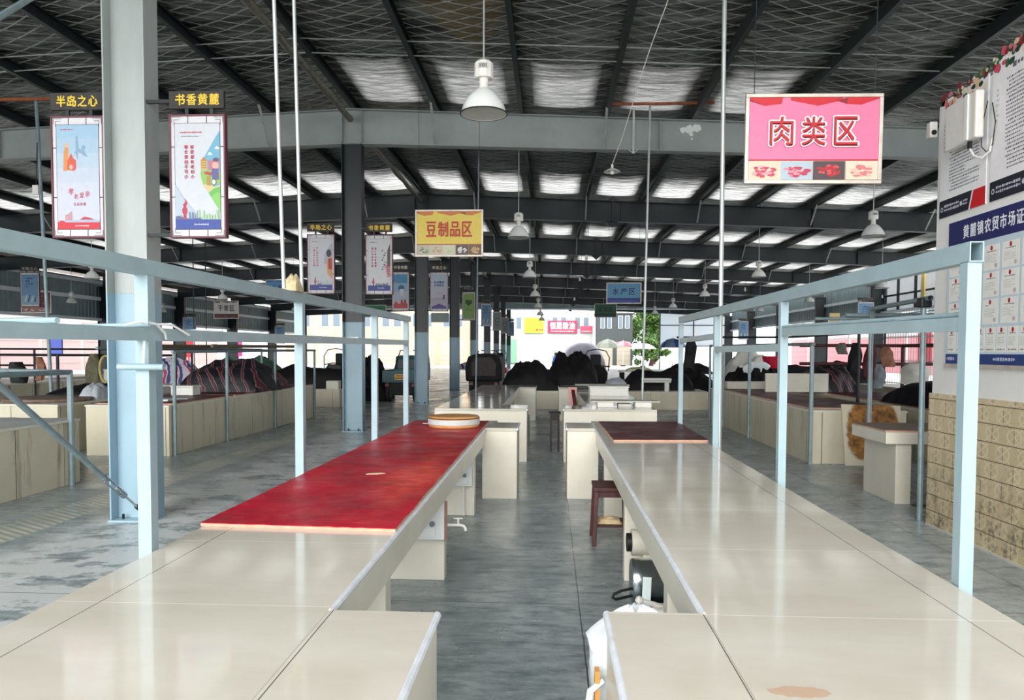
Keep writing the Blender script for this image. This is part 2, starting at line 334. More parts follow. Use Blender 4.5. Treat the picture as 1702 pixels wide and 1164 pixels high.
# ---------------------------------------------------------------- mesh helpers
class MB:
    def __init__(s): s.v = []; s.f = []; s.m = []
    def add(s, vs, fs, mi=0):
        o = len(s.v); s.v += [tuple(v) for v in vs]
        for f in fs: s.f.append([i + o for i in f]); s.m.append(mi)
        return s
    def box(s, x0, x1, y0, y1, z0, z1, mi=0):
        vs = [(x, y, z) for x in (x0, x1) for y in (y0, y1) for z in (z0, z1)]
        return s.add(vs, [(0, 1, 3, 2), (4, 6, 7, 5), (0, 4, 5, 1), (2, 3, 7, 6), (0, 2, 6, 4), (1, 5, 7, 3)], mi)
    def bar(s, p, q, wd, h, mi=0, up=(0, 0, 1)):
        p, q = Vector(p), Vector(q); d = (q - p).normalized(); u = Vector(up)
        if abs(d.dot(u)) > 0.98: u = Vector((0, 1, 0))
        a = d.cross(u).normalized() * (wd / 2); b = a.cross(d).normalized() * (h / 2)
        vs = [e + i * a + j * b for e in (p, q) for i in (-1, 1) for j in (-1, 1)]
        return s.add(vs, [(0, 1, 3, 2), (4, 6, 7, 5), (0, 4, 5, 1), (2, 3, 7, 6), (0, 2, 6, 4), (1, 5, 7, 3)], mi)
    def hollow(s, p, q, wd, h, t=0.004, mi=0):
        """rectangular tube, open at both ends"""
        p, q = Vector(p), Vector(q); d = (q - p).normalized(); u = Vector((0, 0, 1))
        if abs(d.dot(u)) > 0.98: u = Vector((0, 1, 0))
        a = d.cross(u).normalized(); b = a.cross(d).normalized(); vs = []
        for e in (p, q):
            for k in (0, t):
                for i, j in ((-1, -1), (1, -1), (1, 1), (-1, 1)): vs.append(e + a * i * (wd / 2 - k) + b * j * (h / 2 - k))
        fs = []
        for i in range(4):
            j = (i + 1) % 4
            fs += [(i, j, 8 + j, 8 + i), (4 + j, 4 + i, 12 + i, 12 + j), (j, i, 4 + i, 4 + j), (8 + i, 8 + j, 12 + j, 12 + i)]
        return s.add(vs, fs, mi)
    def tube(s, pts, r, seg=8, mi=0, caps=True):
        pts = [Vector(p) for p in pts]; n = len(pts); vs = []; ref = None
        rr = r if isinstance(r, (list, tuple)) else [r] * n
        for i, p in enumerate(pts):
            d = (pts[min(i + 1, n - 1)] - pts[max(i - 1, 0)]).normalized()
            if ref is None:
                ref = Vector((0, 0, 1)) if abs(d.z) < 0.9 else Vector((1, 0, 0))
            a = (ref - d * ref.dot(d)).normalized(); ref = a; b = d.cross(a)
            vs += [p + (a * math.cos(2 * PI * k / seg) + b * math.sin(2 * PI * k / seg)) * rr[i] for k in range(seg)]
        fs = [(i * seg + k, i * seg + (k + 1) % seg, (i + 1) * seg + (k + 1) % seg, (i + 1) * seg + k) for i in range(n - 1) for k in range(seg)]
        if caps: fs += [tuple(range(seg - 1, -1, -1)), tuple((n - 1) * seg + k for k in range(seg))]
        return s.add(vs, fs, mi)
    def lathe(s, prof, c=(0, 0, 0), seg=24, ax='z', mi=0):
        vs = []
        for r, h in prof:
            for k in range(seg):
                a = 2 * PI * k / seg; x, y = r * math.cos(a), r * math.sin(a)
                v = {'z': (x, y, h), 'y': (x, h, y), 'x': (h, x, y)}[ax]
                vs.append((v[0] + c[0], v[1] + c[1], v[2] + c[2]))
        n = len(prof)
        fs = [(i * seg + k, i * seg + (k + 1) % seg, (i + 1) * seg + (k + 1) % seg, (i + 1) * seg + k) for i in range(n - 1) for k in range(seg)]
        return s.add(vs, fs, mi)
    def prism(s, poly, lo, hi, plane='xz', mi=0):
        """polygon in a plane, extruded along the axis that is left over"""
        def P(a, b, h): return {'xz': (a, h, b), 'yz': (h, a, b), 'xy': (a, b, h)}[plane]
        n = len(poly); vs = [P(a, b, lo) for a, b in poly] + [P(a, b, hi) for a, b in poly]
        fs = [tuple(range(n)), tuple(range(2 * n - 1, n - 1, -1))] + [(i, i + n, (i + 1) % n + n, (i + 1) % n) for i in range(n)]
        return s.add(vs, fs, mi)
    def mound(s, cx, cy, z0, lx, ly, h, seed=0, rough=0.3, n=26, flat=0.35, mi=0, pw=2.4):
        """draped heap: rises from its rim, folds in its skin"""
        vs = []; o = Vector((seed * 7.3, seed * 3.1, 0))
        for i in range(n + 1):
            for j in range(n + 1):
                u, v = 2 * i / n - 1, 2 * j / n - 1
                q = max(0.0, 1 - abs(u) ** pw) ** 0.42 * max(0.0, 1 - abs(v) ** pw) ** 0.42
                nz = noise.fractal(Vector((u * 1.7, v * 1.7, 0)) + o, 1.0, 2.0, 5)
                fo = noise.noise(Vector((u * 6, v * 6, 3)) + o) * 0.25 + noise.noise(Vector((u * 13, v * 11, 5)) + o) * 0.12
                z = z0 + h * q * max(0.12, 1 - flat * 0.3 + 0.45 * rough * nz + 0.55 * rough * fo) + 0.004
                ed = 1 + 0.05 * noise.noise(Vector((u * 3, v * 3, 9)) + o)
                vs.append((cx + u * lx / 2 * ed, cy + v * ly / 2 * ed, z))
        fs = [(i * (n + 1) + j, (i + 1) * (n + 1) + j, (i + 1) * (n + 1) + j + 1, i * (n + 1) + j + 1) for i in range(n) for j in range(n)]
        rim = [i * (n + 1) for i in range(n + 1)] + [n * (n + 1) + j for j in range(1, n + 1)] + [i * (n + 1) + n for i in range(n - 1, -1, -1)] + [j for j in range(n - 1, 0, -1)]
        b = len(vs); vs += [(vs[k][0], vs[k][1], z0) for k in rim]; m = len(rim)
        fs += [(rim[k], b + k, b + (k + 1) % m, rim[(k + 1) % m]) for k in range(m)] + [tuple(b + k for k in range(m))]
        return s.add(vs, fs, mi)
    def build(s, name, mats, parent=None, smooth=False, bevel=0.0):
        me = bpy.data.meshes.new(name)
        off = Vector((0, 0, 0)); p = parent
        while p is not None: off += p.location; p = p.parent
        me.from_pydata([(a - off.x, b - off.y, c - off.z) for a, b, c in s.v], [], s.f)
        for m in (mats if isinstance(mats, (list, tuple)) else [mats]): me.materials.append(MATS[m] if isinstance(m, str) else m)
        me.polygons.foreach_set('material_index', s.m)
        if smooth:
            me.polygons.foreach_set('use_smooth', [True] * len(s.f))
            try: me.set_sharp_from_angle(angle=math.radians(38))
            except Exception: pass
        me.update()
        o = bpy.data.objects.new(name, me); C.objects.link(o)
        if parent is not None: o.parent = parent
        if bevel:
            b = o.modifiers.new('bevel', 'BEVEL'); b.width = bevel; b.segments = 2; b.limit_method = 'ANGLE'
        return o

def tag(o, label, cat, group=None):
    o['label'] = label; o['category'] = cat
    if group: o['group'] = group
    return o
def thing(name, label, cat, loc=(0, 0, 0), group=None):
    o = bpy.data.objects.new(name, None); o.empty_display_size = 0.2; C.objects.link(o); o.location = loc
    return tag(o, label, cat, group)
def struct(o): o['kind'] = 'structure'; return o
def dup(root, loc, label, group=None, rotz=None):
    r = root.copy(); C.objects.link(r); r.location = loc; r['label'] = label
    if group: r['group'] = group
    if rotz is not None: r.rotation_euler = (0, 0, rotz)
    for ch in root.children:
        c = ch.copy(); C.objects.link(c); c.parent = r
        for gc in ch.children:
            d = gc.copy(); C.objects.link(d); d.parent = c
    return r

def glyphs(body, bold=0.0):
    cu = bpy.data.curves.new('glyphs', 'FONT'); cu.body = body; cu.size = 1; cu.offset = bold; cu.resolution_u = 3
    o = bpy.data.objects.new('glyphs', cu); C.objects.link(o)
    bpy.context.view_layer.update()
    me = bpy.data.meshes.new_from_object(o.evaluated_get(bpy.context.evaluated_depsgraph_get()))
    vs = [tuple(v.co) for v in me.vertices]; fs = [tuple(p.vertices) for p in me.polygons]
    bpy.data.objects.remove(o); bpy.data.curves.remove(cu); bpy.data.meshes.remove(me)
    return vs, fs

class Sheet:
    """flat printed face: 2-D artwork laid on a plane that stands in the hall; layers are fractions of a millimetre apart"""
    def __init__(s, origin, right, up=(0, 0, 1)):
        s.o = Vector(origin); s.r = Vector(right).normalized(); s.u = Vector(up).normalized(); s.nn = s.r.cross(s.u)
        s.mb = MB(); s.cols = []; s.k = 0; s.dull = 1
    def ci(s, c):
        m = ink(c if s.dull == 1 else tuple(int(255 * ((v / 255) * s.dull)) for v in c))
        if m not in s.cols: s.cols.append(m)
        return s.cols.index(m)
    def P(s, a, b, h): return s.o + s.r * a + s.u * b + s.nn * h
    def poly(s, pts, c, lift=None):
        s.k += 1; h = 0.0004 + 0.00012 * s.k if lift is None else lift
        s.mb.add([s.P(a, b, h) for a, b in pts], [tuple(range(len(pts)))], s.ci(c))
    def rect(s, x0, x1, y0, y1, c): s.poly([(x0, y0), (x1, y0), (x1, y1), (x0, y1)], c)
    def disc(s, x, y, rx, ry, c, n=18, wob=0.0, seed=0):
        r = random.Random(seed)
        s.poly([(x + rx * (1 + wob * (r.random() - 0.5)) * math.cos(2 * PI * k / n), y + ry * (1 + wob * (r.random() - 0.5)) * math.sin(2 * PI * k / n)) for k in range(n)], c)
    def text(s, body, x0, x1, y0, y1, c, bold=0.0, outline=None):
        if outline:
            for k in range(10):
                dx, dy = outline[1] * math.cos(k * PI / 5), outline[1] * math.sin(k * PI / 5)
                s._text(body, x0 + dx, x1 + dx, y0 + dy, y1 + dy, outline[0], bold)
                s.k -= 1.2
        s._text(body, x0, x1, y0, y1, c, bold)
    def _text(s, body, x0, x1, y0, y1, c, bold):
        vs, fs = glyphs(body)
        if not vs: return
        ax, bx = min(v[0] for v in vs), max(v[0] for v in vs); ay, by = min(v[1] for v in vs), max(v[1] for v in vs)
        sx = (x1 - x0) / max(1e-6, bx - ax); sy = (y1 - y0) / max(1e-6, by - ay); b = bold * (x1 - x0) / max(1, len(body)); mi = s.ci(c)
        for dx, dy in (((-b, 0), (b, 0), (0, -b * 0.8), (0, b * 0.8)) if b else ((0, 0),)):
            s.k += 0.1; h = 0.0004 + 0.00012 * s.k
            s.mb.add([s.P(x0 + dx + (v[0] - ax) * sx, y0 + dy + (v[1] - ay) * sy, h) for v in vs], fs, mi)
        s.k += 0.9
    def column(s, body, x, y_top, size, c, bold=0.02, pitch=1.12):
        for i, chx in enumerate(body): s._text(chx, x, x + size, y_top - size - i * size * pitch, y_top - i * size * pitch, c, bold)
    def dashes(s, x0, x1, y0, y1, rows, c, seed=0, fill=0.55, indent=0.0):
        """small print too fine to read: rows of short strokes"""
        r = random.Random(seed); s.k += 1; h = 0.0004 + 0.00012 * s.k; mi = s.ci(c); ph = (y1 - y0) / rows
        for i in range(rows):
            y = y1 - (i + 0.5) * ph; x = x0 + (indent if r.random() < 0.3 else 0); e = x0 + (x1 - x0) * (r.uniform(0.35, 0.8) if r.random() < 0.28 else 1)
            while x < e:
                wd = ph * fill * r.uniform(0.5, 1.3)
                t = ph * fill * 0.5 * r.uniform(0.5, 1)
                s.mb.add([s.P(x, y - t, h), s.P(min(x + wd, e), y - t, h), s.P(min(x + wd, e), y + t, h), s.P(x, y + t, h)], [(0, 1, 2, 3)], mi)
                x += wd + ph * 0.22
    def build(s, name, parent): return s.mb.build(name, s.cols, parent)

ORD = ['nearest', 'second', 'third', 'fourth', 'fifth', 'sixth', 'seventh', 'eighth', 'ninth', 'tenth', 'eleventh', 'twelfth', 'thirteenth']
RX, RY0, BAY = -3.88, 6.85, 7.84                             # ridge line, first column, bay length
def ztop(x): return 6.28 - 0.045 * abs(x - RX)               # top of the roof beams
T = 0.768                                                    # counter height

# ================================================================ the setting
struct(MB().box(-24, 17, -1.2, 70, -0.3, 0).build('floor', 'worn_concrete'))
yard = mat('sunlit_concrete', (206, 204, 198), 0.8, 0, 0.1, 0.4)
struct(MB().box(-60, 50, -45, -1.2, -0.3, 0).box(-60, -24, -1.2, 130, -0.3, 0).box(17, 50, -1.2, 130, -0.3, 0).box(-24, 17, 70, 130, -0.3, 0).build('ground_outside', yard))

def lit_zone(k):                                             # added bright panels sit just before each beam
    yb = RY0 + BAY * k
    return yb - (2.9 if k > 1 else 2.3), yb - 0.12
def lit_gap(i, k): return -11 <= i <= 11 and (k > 1 or 0 <= i <= 4)
def make_ceiling():
    m = MB(); ys = [-1.2] + [y for k in range(1, 9) for y in lit_zone(k)] + [70.3]
    sag = lambda x: ztop(x) + 0.205 - 0.06 * abs(math.sin(PI * (x - RX) / 1.63))
    for i in range(-13, 13):
        xs = [RX + 1.63 * i + d for d in (0, 0.28, 0.6, 0.92, 1.2, 1.43, 1.63)]
        if xs[-1] > 17.2 or xs[0] < -25.1: continue
        for a, b in zip(xs, xs[1:]):
            core = a - xs[0] > 0.2 and b - xs[0] < 1.5
            for q, (c, d) in enumerate(zip(ys, ys[1:])):
                if core and q % 2 == 1 and lit_gap(i, (q + 1) // 2): continue
                for h in (0, 0.06): m.add([(a, c, sag(a) + h), (b, c, sag(b) + h), (b, d, sag(b) + h), (a, d, sag(a) + h)], [(0, 1, 2, 3)])
    struct(m.build('ceiling', 'silver_foil'))
make_ceiling()

def ribbed(name, a, b, z0, z1, axis, pos, m='blue_grey_cladding', pitch=0.3, th=0.03):
    """profiled steel sheet: raised ribs along a wall line"""
    mb = MB(); n = int((b - a) / pitch); pts = []
    for i in range(n):
        t = a + i * pitch
        pts += [(t, 0), (t + pitch * 0.62, 0), (t + pitch * 0.72, th), (t + pitch * 0.9, th)]
    pts.append((b, 0)); vs = []
    for t, h in pts:
        for k in (0, 0.004):
            for z in (z0, z1):
                if axis == 'y': vs.append((pos + (h + k), t, z))
                else: vs.append((t, pos + (h + k), z if not callable(z) else z(t)))
    fs = []
    for i in range(len(pts) - 1):
        o, q = 4 * i, 4 * i + 4
        fs += [(o, o + 1, q + 1, q), (o + 2, q + 2, q + 3, o + 3), (o, q, q + 2, o + 2), (o + 1, o + 3, q + 3, q + 1)]
    mb.add(vs, fs)
    return struct(mb.build(name, MATS[m] if isinstance(m, str) and m in MATS else m))
wl = ribbed('wall_left', -1, 69.6, 3.2, 5.25, 'y', -23.55, clad)
t = MB()
for z0, z1, dx in ((3.1, 3.24, 0.12), (4.16, 4.34, 0.08), (5.0, 5.16, 0.14)): t.box(-23.5, -23.5 + dx, -1, 69.6, z0, z1)
struct(t.build('trim_1', white_sheet))
ribbed('wall_right', 38.2, 69.6, 3.6, 5.2, 'y', 16.45, clad)
t = MB(); t.box(16.3, 16.42, 30, 69.6, 3.5, 3.62); t.box(16.34, 16.42, 38.2, 69.6, 4.3, 4.44); struct(t.build('trim_2', white_sheet))
ribbed('wall_back', -23.4, 16.3, 5.5, (lambda x: ztop(x) + 0.1), 'x', 69.2, clad)
t = MB(); t.box(-23.4, 16.4, 69.06, 69.2, 5.42, 5.52); struct(t.build('trim_3', white_sheet))

# added translucent panels imitating brightly lit foil before each beam, between the purlins
def foil_glow_panels():
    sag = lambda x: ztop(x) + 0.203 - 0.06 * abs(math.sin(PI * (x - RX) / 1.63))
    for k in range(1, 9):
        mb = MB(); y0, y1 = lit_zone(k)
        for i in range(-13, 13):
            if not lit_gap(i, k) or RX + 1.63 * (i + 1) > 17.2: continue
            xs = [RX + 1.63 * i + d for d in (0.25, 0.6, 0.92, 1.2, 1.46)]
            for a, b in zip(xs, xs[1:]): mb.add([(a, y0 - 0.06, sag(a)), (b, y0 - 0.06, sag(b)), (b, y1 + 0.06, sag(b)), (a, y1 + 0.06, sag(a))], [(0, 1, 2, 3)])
        struct(mb.build('roof_light_%d' % k, 'roof_light_sheet' if k > 1 else 'dim_foil_glow_sheet'))
foil_glow_panels()

# pale translucent sheeting in the right end of the back wall
g = N('translucent_sheet'); tr = g.n('BsdfTranslucent'); tr.inputs[0].default_value = (0.85, 0.9, 0.94, 1)
df = g.n('BsdfDiffuse'); df.inputs[0].default_value = (0.8, 0.84, 0.88, 1)
ms = g.n('MixShader'); ms.inputs[0].default_value = 0.5
g.t.links.new(tr.outputs[0], ms.inputs[1]); g.t.links.new(df.outputs[0], ms.inputs[2])
g.t.links.new(ms.outputs[0], g.t.nodes['Material Output'].inputs[0]); MATS['translucent_sheet'] = g.m
wn = MB().box(9.95, 16.2, 69.66, 69.68, 2.1, 5.42).build('window_1', 'translucent_sheet'); struct(wn)
m = MB()
for x in (9.95, 13.0, 16.15): m.box(x, x + 0.09, 69.58, 69.66, 0, 5.45)
for z in (2.1, 4.0, 5.38): m.box(9.95, 16.2, 69.59, 69.66, z, z + 0.07)
m.build('window_frame', dark_steel, wn)

# glazed office strip high in the right side wall, and the barred opening beneath it
def glass():
    g = N('dusty_glass'); g.fin((0.62, 0.68, 0.70), 0.12); g.b.inputs['Transmission Weight'].default_value = 0.75
    g.b.inputs['IOR'].default_value = 1.15; MATS['dusty_glass'] = g.m
glass()
wn = MB().box(16.44, 16.455, 31.2, 38.1, 3.62, 5.2).build('window_2', 'dusty_glass'); struct(wn)
m = MB()
for y in (31.2, 33.0, 34.9, 36.6, 38.05): m.box(16.36, 16.46, y - 0.05, y + 0.05, 3.6, 5.25)
for z in (3.6, 4.35, 5.2): m.box(16.37, 16.46, 31.2, 38.1, z - 0.04, z + 0.04)
m.build('window_frame', dark_steel, wn)
MB().box(16.3, 16.36, 33.9, 34.2, 3.66, 5.1).build('curtain', ink((214, 190, 110)), wn)

# the office wall at the right of the camera: relief tiles below, limewash above
struct(MB().box(3.52, 9.0, -1.5, 7.12, 1.225, 3.82).build('wall_office', 'limewashed_wall'))
struct(MB().box(3.50, 9.02, -1.52, 7.135, 0.0, 1.225).build('wall_office_tiled', 'beige_relief_tile'))
struct(MB().box(3.485, 3.5, -1.5, 7.12, 0.0, 0.018).build('baseboard_office', ink((206, 202, 192))))

# ================================================================ steel frame
def column_parts(root, ht, low=2.12, upper=None):
    for nm, z0, z1, m in (('shaft', low, ht, upper or col_up), ('painted_foot', 0.014, low, col_low)):
        mb = MB()
        mb.box(-0.196, -0.182, -0.125, 0.125, z0, z1); mb.box(0.182, 0.196, -0.125, 0.125, z0, z1)
        mb.box(-0.182, 0.182, -0.006, 0.006, z0, z1)
        mb.build(nm, m, root, bevel=0.002)
    MB().box(-0.21, 0.21, -0.14, 0.14, 0, 0.014).build('base_plate', col_low, root)
    b = MB()
    for sx in (-0.1, 0.1):
        for sy in (-0.07, 0.07): b.tube([(sx, sy, 0.018), (sx, sy, 0.06)], 0.014, 6)
    b.build('anchor_bolt', dark_steel, root)
pc = thing('steel_column', 'nearest H-section steel column, pale blue foot, slanting brace rods fixed to it', 'column', (0, 0, 0), 'columns under the roof ridge')
column_parts(pc, 6.2)
pc.location = (RX, RY0, 0)
pc2 = None
for k in range(1, 9):
    y = RY0 + BAY * k
    lb = {1: 'second steel column of the middle row, dark above, under the joint of the nearest beam',
          2: 'third steel column of the middle row, standing right behind the green cargo tricycle',
          3: 'fourth steel column of the middle row, just left of the green banner',
          4: 'fifth steel column of the middle row, black, behind the hooded tricycle',
          5: 'sixth steel column of the middle row counting from the nearest',
          6: 'seventh steel column of the middle row counting from the nearest',
          7: 'eighth steel column of the middle row counting from the nearest',
          8: 'farthest steel column of the middle row, at the back opening'}[k]
    if pc2 is None:
        pc2 = thing('steel_column', lb, 'column', (0, 0, 0), 'columns under the roof ridge'); column_parts(pc2, ztop(RX) - 0.66, 2.16, shaded_teal); pc2.location = (RX, y, 0)
    else: dup(pc2, (RX, y, 0), lb)
pw = None
for X, side in ((-23.2, 'left'), (16.2, 'right')):
    for k in range(4, 9):
        y = RY0 + BAY * k
        lb = '%s dark side column along the %s open wall of the hall' % (ORD[k - 4], side)
        if pw is None:
            pw = thing('side_column', lb, 'column', (0, 0, 0), 'columns along the side walls')
            mb = MB(); mb.box(-0.36, -0.345, -0.11, 0.11, 0.012, 4.9); mb.box(0.345, 0.36, -0.11, 0.11, 0.012, 4.9); mb.box(-0.345, 0.345, -0.006, 0.006, 0.012, 4.9)
            mb.build('shaft', dark_steel, pw); MB().box(-0.42, 0.42, -0.18, 0.18, 0, 0.012).build('base_plate', dark_steel, pw)
            pw.location = (X, y, 0)
        else: dup(pw, (X, y, 0), lb)

def depth(x): return 0.66 - 0.012 * min(abs(x - RX), 11)
def make_beam(lb, paint):
    root = thing('roof_beam', lb, 'beam', (0, 0, 0), 'gabled beams across the hall')
    xs = [-23.3, -18, -13, -8, RX, 0.5, 5, 10, 16.3]
    zb = lambda x: ztop(x) - depth(x)
    mb = MB()
    mb.prism([(x, ztop(x)) for x in xs] + [(x, zb(x)) for x in reversed(xs)], -0.005, 0.005, 'xz')
    mb.build('web', paint, root)
    for nm, zf in (('top_flange', ztop), ('bottom_flange', zb)):
        mb = MB()
        for a, b in zip(xs, xs[1:]): mb.bar((a, 0, zf(a)), (b, 0, zf(b)), 0.22, 0.014)
        mb.build(nm, paint, root)
    mb = MB()
    for x in (RX - 0.19, RX + 0.19, -19.5, -15.2, -11.0, 2.05, 7.6, 12.0): mb.box(x - 0.006, x + 0.006, -0.105, 0.105, zb(x), ztop(x))
    mb.build('stiffener', paint, root)
    for k in (-9, -7, -5, -3, -1, 1, 3, 5, 7, 9):
        x = RX + 1.63 * k
        for s in (-1, 1): MB().bar((x, s * 0.06, zb(x) + 0.03), (x, s * 0.62, ztop(x) + 0.03), 0.045, 0.006).build('fly_brace', galv, root)
    return root
pb = make_beam('nearest gabled roof beam, broad pale grey web behind the big lamp', beam_paint)
pb.location = (0, RY0 + BAY, 0)
r = random.Random(4)
mb = MB()
for cx, cz, rr in ((2.62, 5.84, 0.09), (2.76, 5.86, 0.08), (2.50, 5.83, 0.06), (2.66, 5.74, 0.04), (2.67, 5.66, 0.02)):
    mb.add([(cx + rr * (0.8 + 0.4 * r.random()) * math.cos(k * PI / 7), RY0 + BAY - 0.0065 - 0.0003 * cx, cz + rr * (0.7 + 0.4 * r.random()) * math.sin(k * PI / 7)) for k in range(14)], [tuple(range(14))])
mb.build('paint_splash', white_paint, pb)
pb = make_beam('second dark roof beam across the hall counting back from the pale nearest one', shaded_teal)  # shaded copy of the nearest beam's paint
x = 1.8; za, zc = ztop(x), ztop(x) - depth(x)
MB().box(x - 0.02, x + 0.02, -0.12, 0.12, zc, za).prism([(x - 0.2, zc), (x, zc - 0.17), (x + 0.2, zc)], -0.012, 0.012, 'xz').prism([(x - 0.2, za), (x, za + 0.14), (x + 0.2, za)], -0.012, 0.012, 'xz').build('splice_plate', shaded_teal, pb)
pb.location = (0, RY0 + BAY * 2, 0)
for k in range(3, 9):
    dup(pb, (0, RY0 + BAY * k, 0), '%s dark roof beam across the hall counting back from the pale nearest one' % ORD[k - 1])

pp = None
for k in range(-12, 13):
    if k == 0: lb = 'roof purlin on the ridge line above the middle columns'
    else:
        sd = 'right' if k > 0 else 'left'
        lb = ('first' if abs(k) == 1 else ORD[abs(k) - 1]) + ' roof purlin to the %s of the ridge, running away under the foil' % sd
        lb = lb.replace('twelfth roof purlin to the', 'outermost roof purlin to the')
    x = RX + 1.63 * k
    if pp is None:
        mb = MB(); a, b = -1.1, 70.0
        mb.box(-0.0025, 0.0025, a, b, 0.004, 0.196); mb.box(-0.0025, 0.075, a, b, 0.19, 0.196); mb.box(-0.0025, 0.075, a, b, 0.002, 0.008); mb.box(0.07, 0.075, a, b, 0.002, 0.03); mb.box(0.07, 0.075, a, b, 0.17, 0.196)
        pp = mb.build('roof_purlin', purlin_paint); tag(pp, lb, 'purlin', 'purlins under the foil roof'); q = pp
    else:
        q = pp.copy(); C.objects.link(q); q['label'] = lb
    q.location = (x, 0, ztop(x) + 0.006)

pt = None
for k in range(0, 5):
    y0 = RY0 + BAY * k + 0.14
    lb = 'foil-wrapped tie tube along the ridge from the nearest column to the nearest beam' if k == 0 else 'ridge tie tube in the %s bay beyond the nearest beam' % ('first' if k == 1 else ORD[k - 1])
    if pt is None:
        pt = MB().tube([(0, 0.02 + i * 0.5, 0.012 * math.sin(i * 2.1)) for i in range(16)], [0.062 + 0.008 * math.sin(i * 1.7) for i in range(16)], 12).build('tie_tube', mat('wrinkled_foil_wrap', (120, 116, 104), 0.45, 0.5, 0.5, 14, 0.8, 25), None, True)
        tag(pt, lb, 'tube', 'ridge tie tubes'); q = pt
    else:
        q = pt.copy(); C.objects.link(q); q['label'] = lb
    q.location = (RX, y0, 6.06)

for y, z, nm in ((11.55, 0.1, 'nearer'), (11.95, 0.04, 'farther')):
    mb = MB()
    for k in range(-8, 9):
        xa, xb = RX + 1.63 * k + 0.01, RX + 1.63 * (k + 1) - 0.01
        mb.tube([(xa, y, ztop(xa) + z), (xb, y, ztop(xb) + z)], 0.011, 6)
    tag(mb.build('sag_rod', galv), '%s of two thin pale rods crossing the purlins before the nearest beam' % nm, 'rod')

# brace rods of the bay in front of the nearest column
def brace(p, q, lb, buckle):
    p, q = Vector(p), Vector(q); d = (q - p).normalized()
    root = thing('brace_rod', lb, 'brace', p)
    MB().tube([p, p + d * 0.42] if buckle else [p, q], 0.011 if buckle else 0.024, 8).build('rod', galv if buckle else grey_pipe, root, True)
    if buckle:
        a, b = p + d * 0.30, p + d * 0.62
        side = d.cross(Vector((1, 0, 0))).normalized() * 0.024
        mb = MB()
        for s in (-1, 1): mb.tube([a + side * s, b + side * s], 0.009, 8)
        mb.lathe([(0.0, -0.03), (0.032, -0.03), (0.032, 0.03), (0.0, 0.03)], (0, 0, 0), 10)
        n0 = len(mb.v) - 40
        rot = d.to_track_quat('Z', 'Y')
        for i in range(n0, len(mb.v)): mb.v[i] = tuple(rot @ Vector(mb.v[i]) + a)
        mb.tube([b - d * 0.03, b + d * 0.03], 0.03, 10)
        mb.build('turnbuckle', steel_pot, root, True)
        MB().tube([p + d * 0.6, q], 0.024, 10).build('pipe', grey_pipe, root, True)
        MB().tube([p - d * 0.03, p + d * 0.03], 0.022, 8).build('nut', dark_steel, root)
    return root
brace((-3.85, 6.80, 0.12), (-3.85, -1.0, 5.62), 'slanting brace rod with turnbuckle rising leftward from the foot of the nearest column', True)
brace((-3.93, 6.80, 5.28), (-3.93, 2.3, 1.42), 'pale brace pipe slanting across the top left corner to the nearest column', False)

# ================================================================ the two tiled counters of the aisle
def counter(label, xo, xi, xw, y0, y1, wings, walls, outer_closed=False, group='tiled counters beside the aisle'):
    """xo outer edge, xi inner edge, xw wing edge; top slab, deep aprons, cross walls, wing blocks at its ends"""
    s = 1 if xi > xo else -1
    lo, hi = min(xo, xi), max(xo, xi)
    root = thing('market_counter', label, 'counter', ((xo + xi) / 2, (y0 + y1) / 2, 0), group)
    mb = MB().box(lo, hi, y0, y1, T - 0.035, T)
    for a, b in wings: mb.box(min(xi, xw), max(xi, xw), a, b, T - 0.035, T)
    mb.build('countertop', 'cream_tile', root, bevel=0.004)
    mb = MB()
    for x in (xo + s * 0.012, xi - s * 0.012): mb.box(x - 0.012, x + 0.012, y0 + 0.002, y1 - 0.002, T - 0.175, T - 0.035)
    for y in (y0 + 0.012, y1 - 0.012): mb.box(lo + 0.024, hi - 0.024, y - 0.012, y + 0.012, T - 0.175, T - 0.035)
    mb.build('apron', cream_plain, root, bevel=0.003)
    mb = MB()
    cuts = sorted([c for w_ in wings for c in w_]); a = y0
    segs = []
    for w0, w1 in wings:
        if w0 - a > 0.05: segs.append((a, w0))
        a = w1
    if y1 - a > 0.05: segs.append((a, y1))
    for a, b in segs: mb.tube([(xi + s * 0.001, a, T - 0.012), (xi + s * 0.001, b, T - 0.012)], 0.0135, 8)
    for w0, w1 in wings: mb.tube([(xw + s * 0.001, w0, T - 0.012), (xw + s * 0.001, w1, T - 0.012)], 0.0135, 8)
    mb.build('edge_trim', white_trim, root, True)
    for y in walls: MB().box(lo + 0.05, hi - 0.028 if s > 0 else hi - 0.05, y, y + 0.11, 0, T - 0.036).build('support_wall', cream_plain, root, bevel=0.004) if s > 0 else MB().box(lo + 0.028, hi - 0.05, y, y + 0.11, 0, T - 0.036).build('support_wall', cream_plain, root, bevel=0.004)
    for a, b in wings:
        MB().box(min(xi - s * 0.03, xw), max(xi - s * 0.03, xw), a, b, 0, T - 0.036).build('wing_block', cream_plain, root, bevel=0.004)
    return root
counter('left tiled counter nearest the camera, half covered by the red board', -1.625, -0.70, -0.355, 0.4, 8.72, [(0.4, 2.335), (8.05, 8.70)], [3.28, 5.14, 7.2])
counter('right tiled counter nearest the camera, long bare shiny cream top', 1.44, 0.492, 0.185, 0.4, 8.78, [(0.4, 2.375), (8.1, 8.74)], [3.3, 5.2, 7.15])
counter('left far tiled counter, empty glossy top, beyond the chopping block', -1.67, -0.725, -0.335, 10.78, 18.35, [(10.78, 11.6), (17.3, 18.3)], [13.5, 15.4])
counter('right far tiled counter carrying boards and foam boxes', 1.525, 0.56, 0.195, 10.80, 18.5, [(10.8, 11.6), (17.3, 18.4)], [13.6, 15.5])

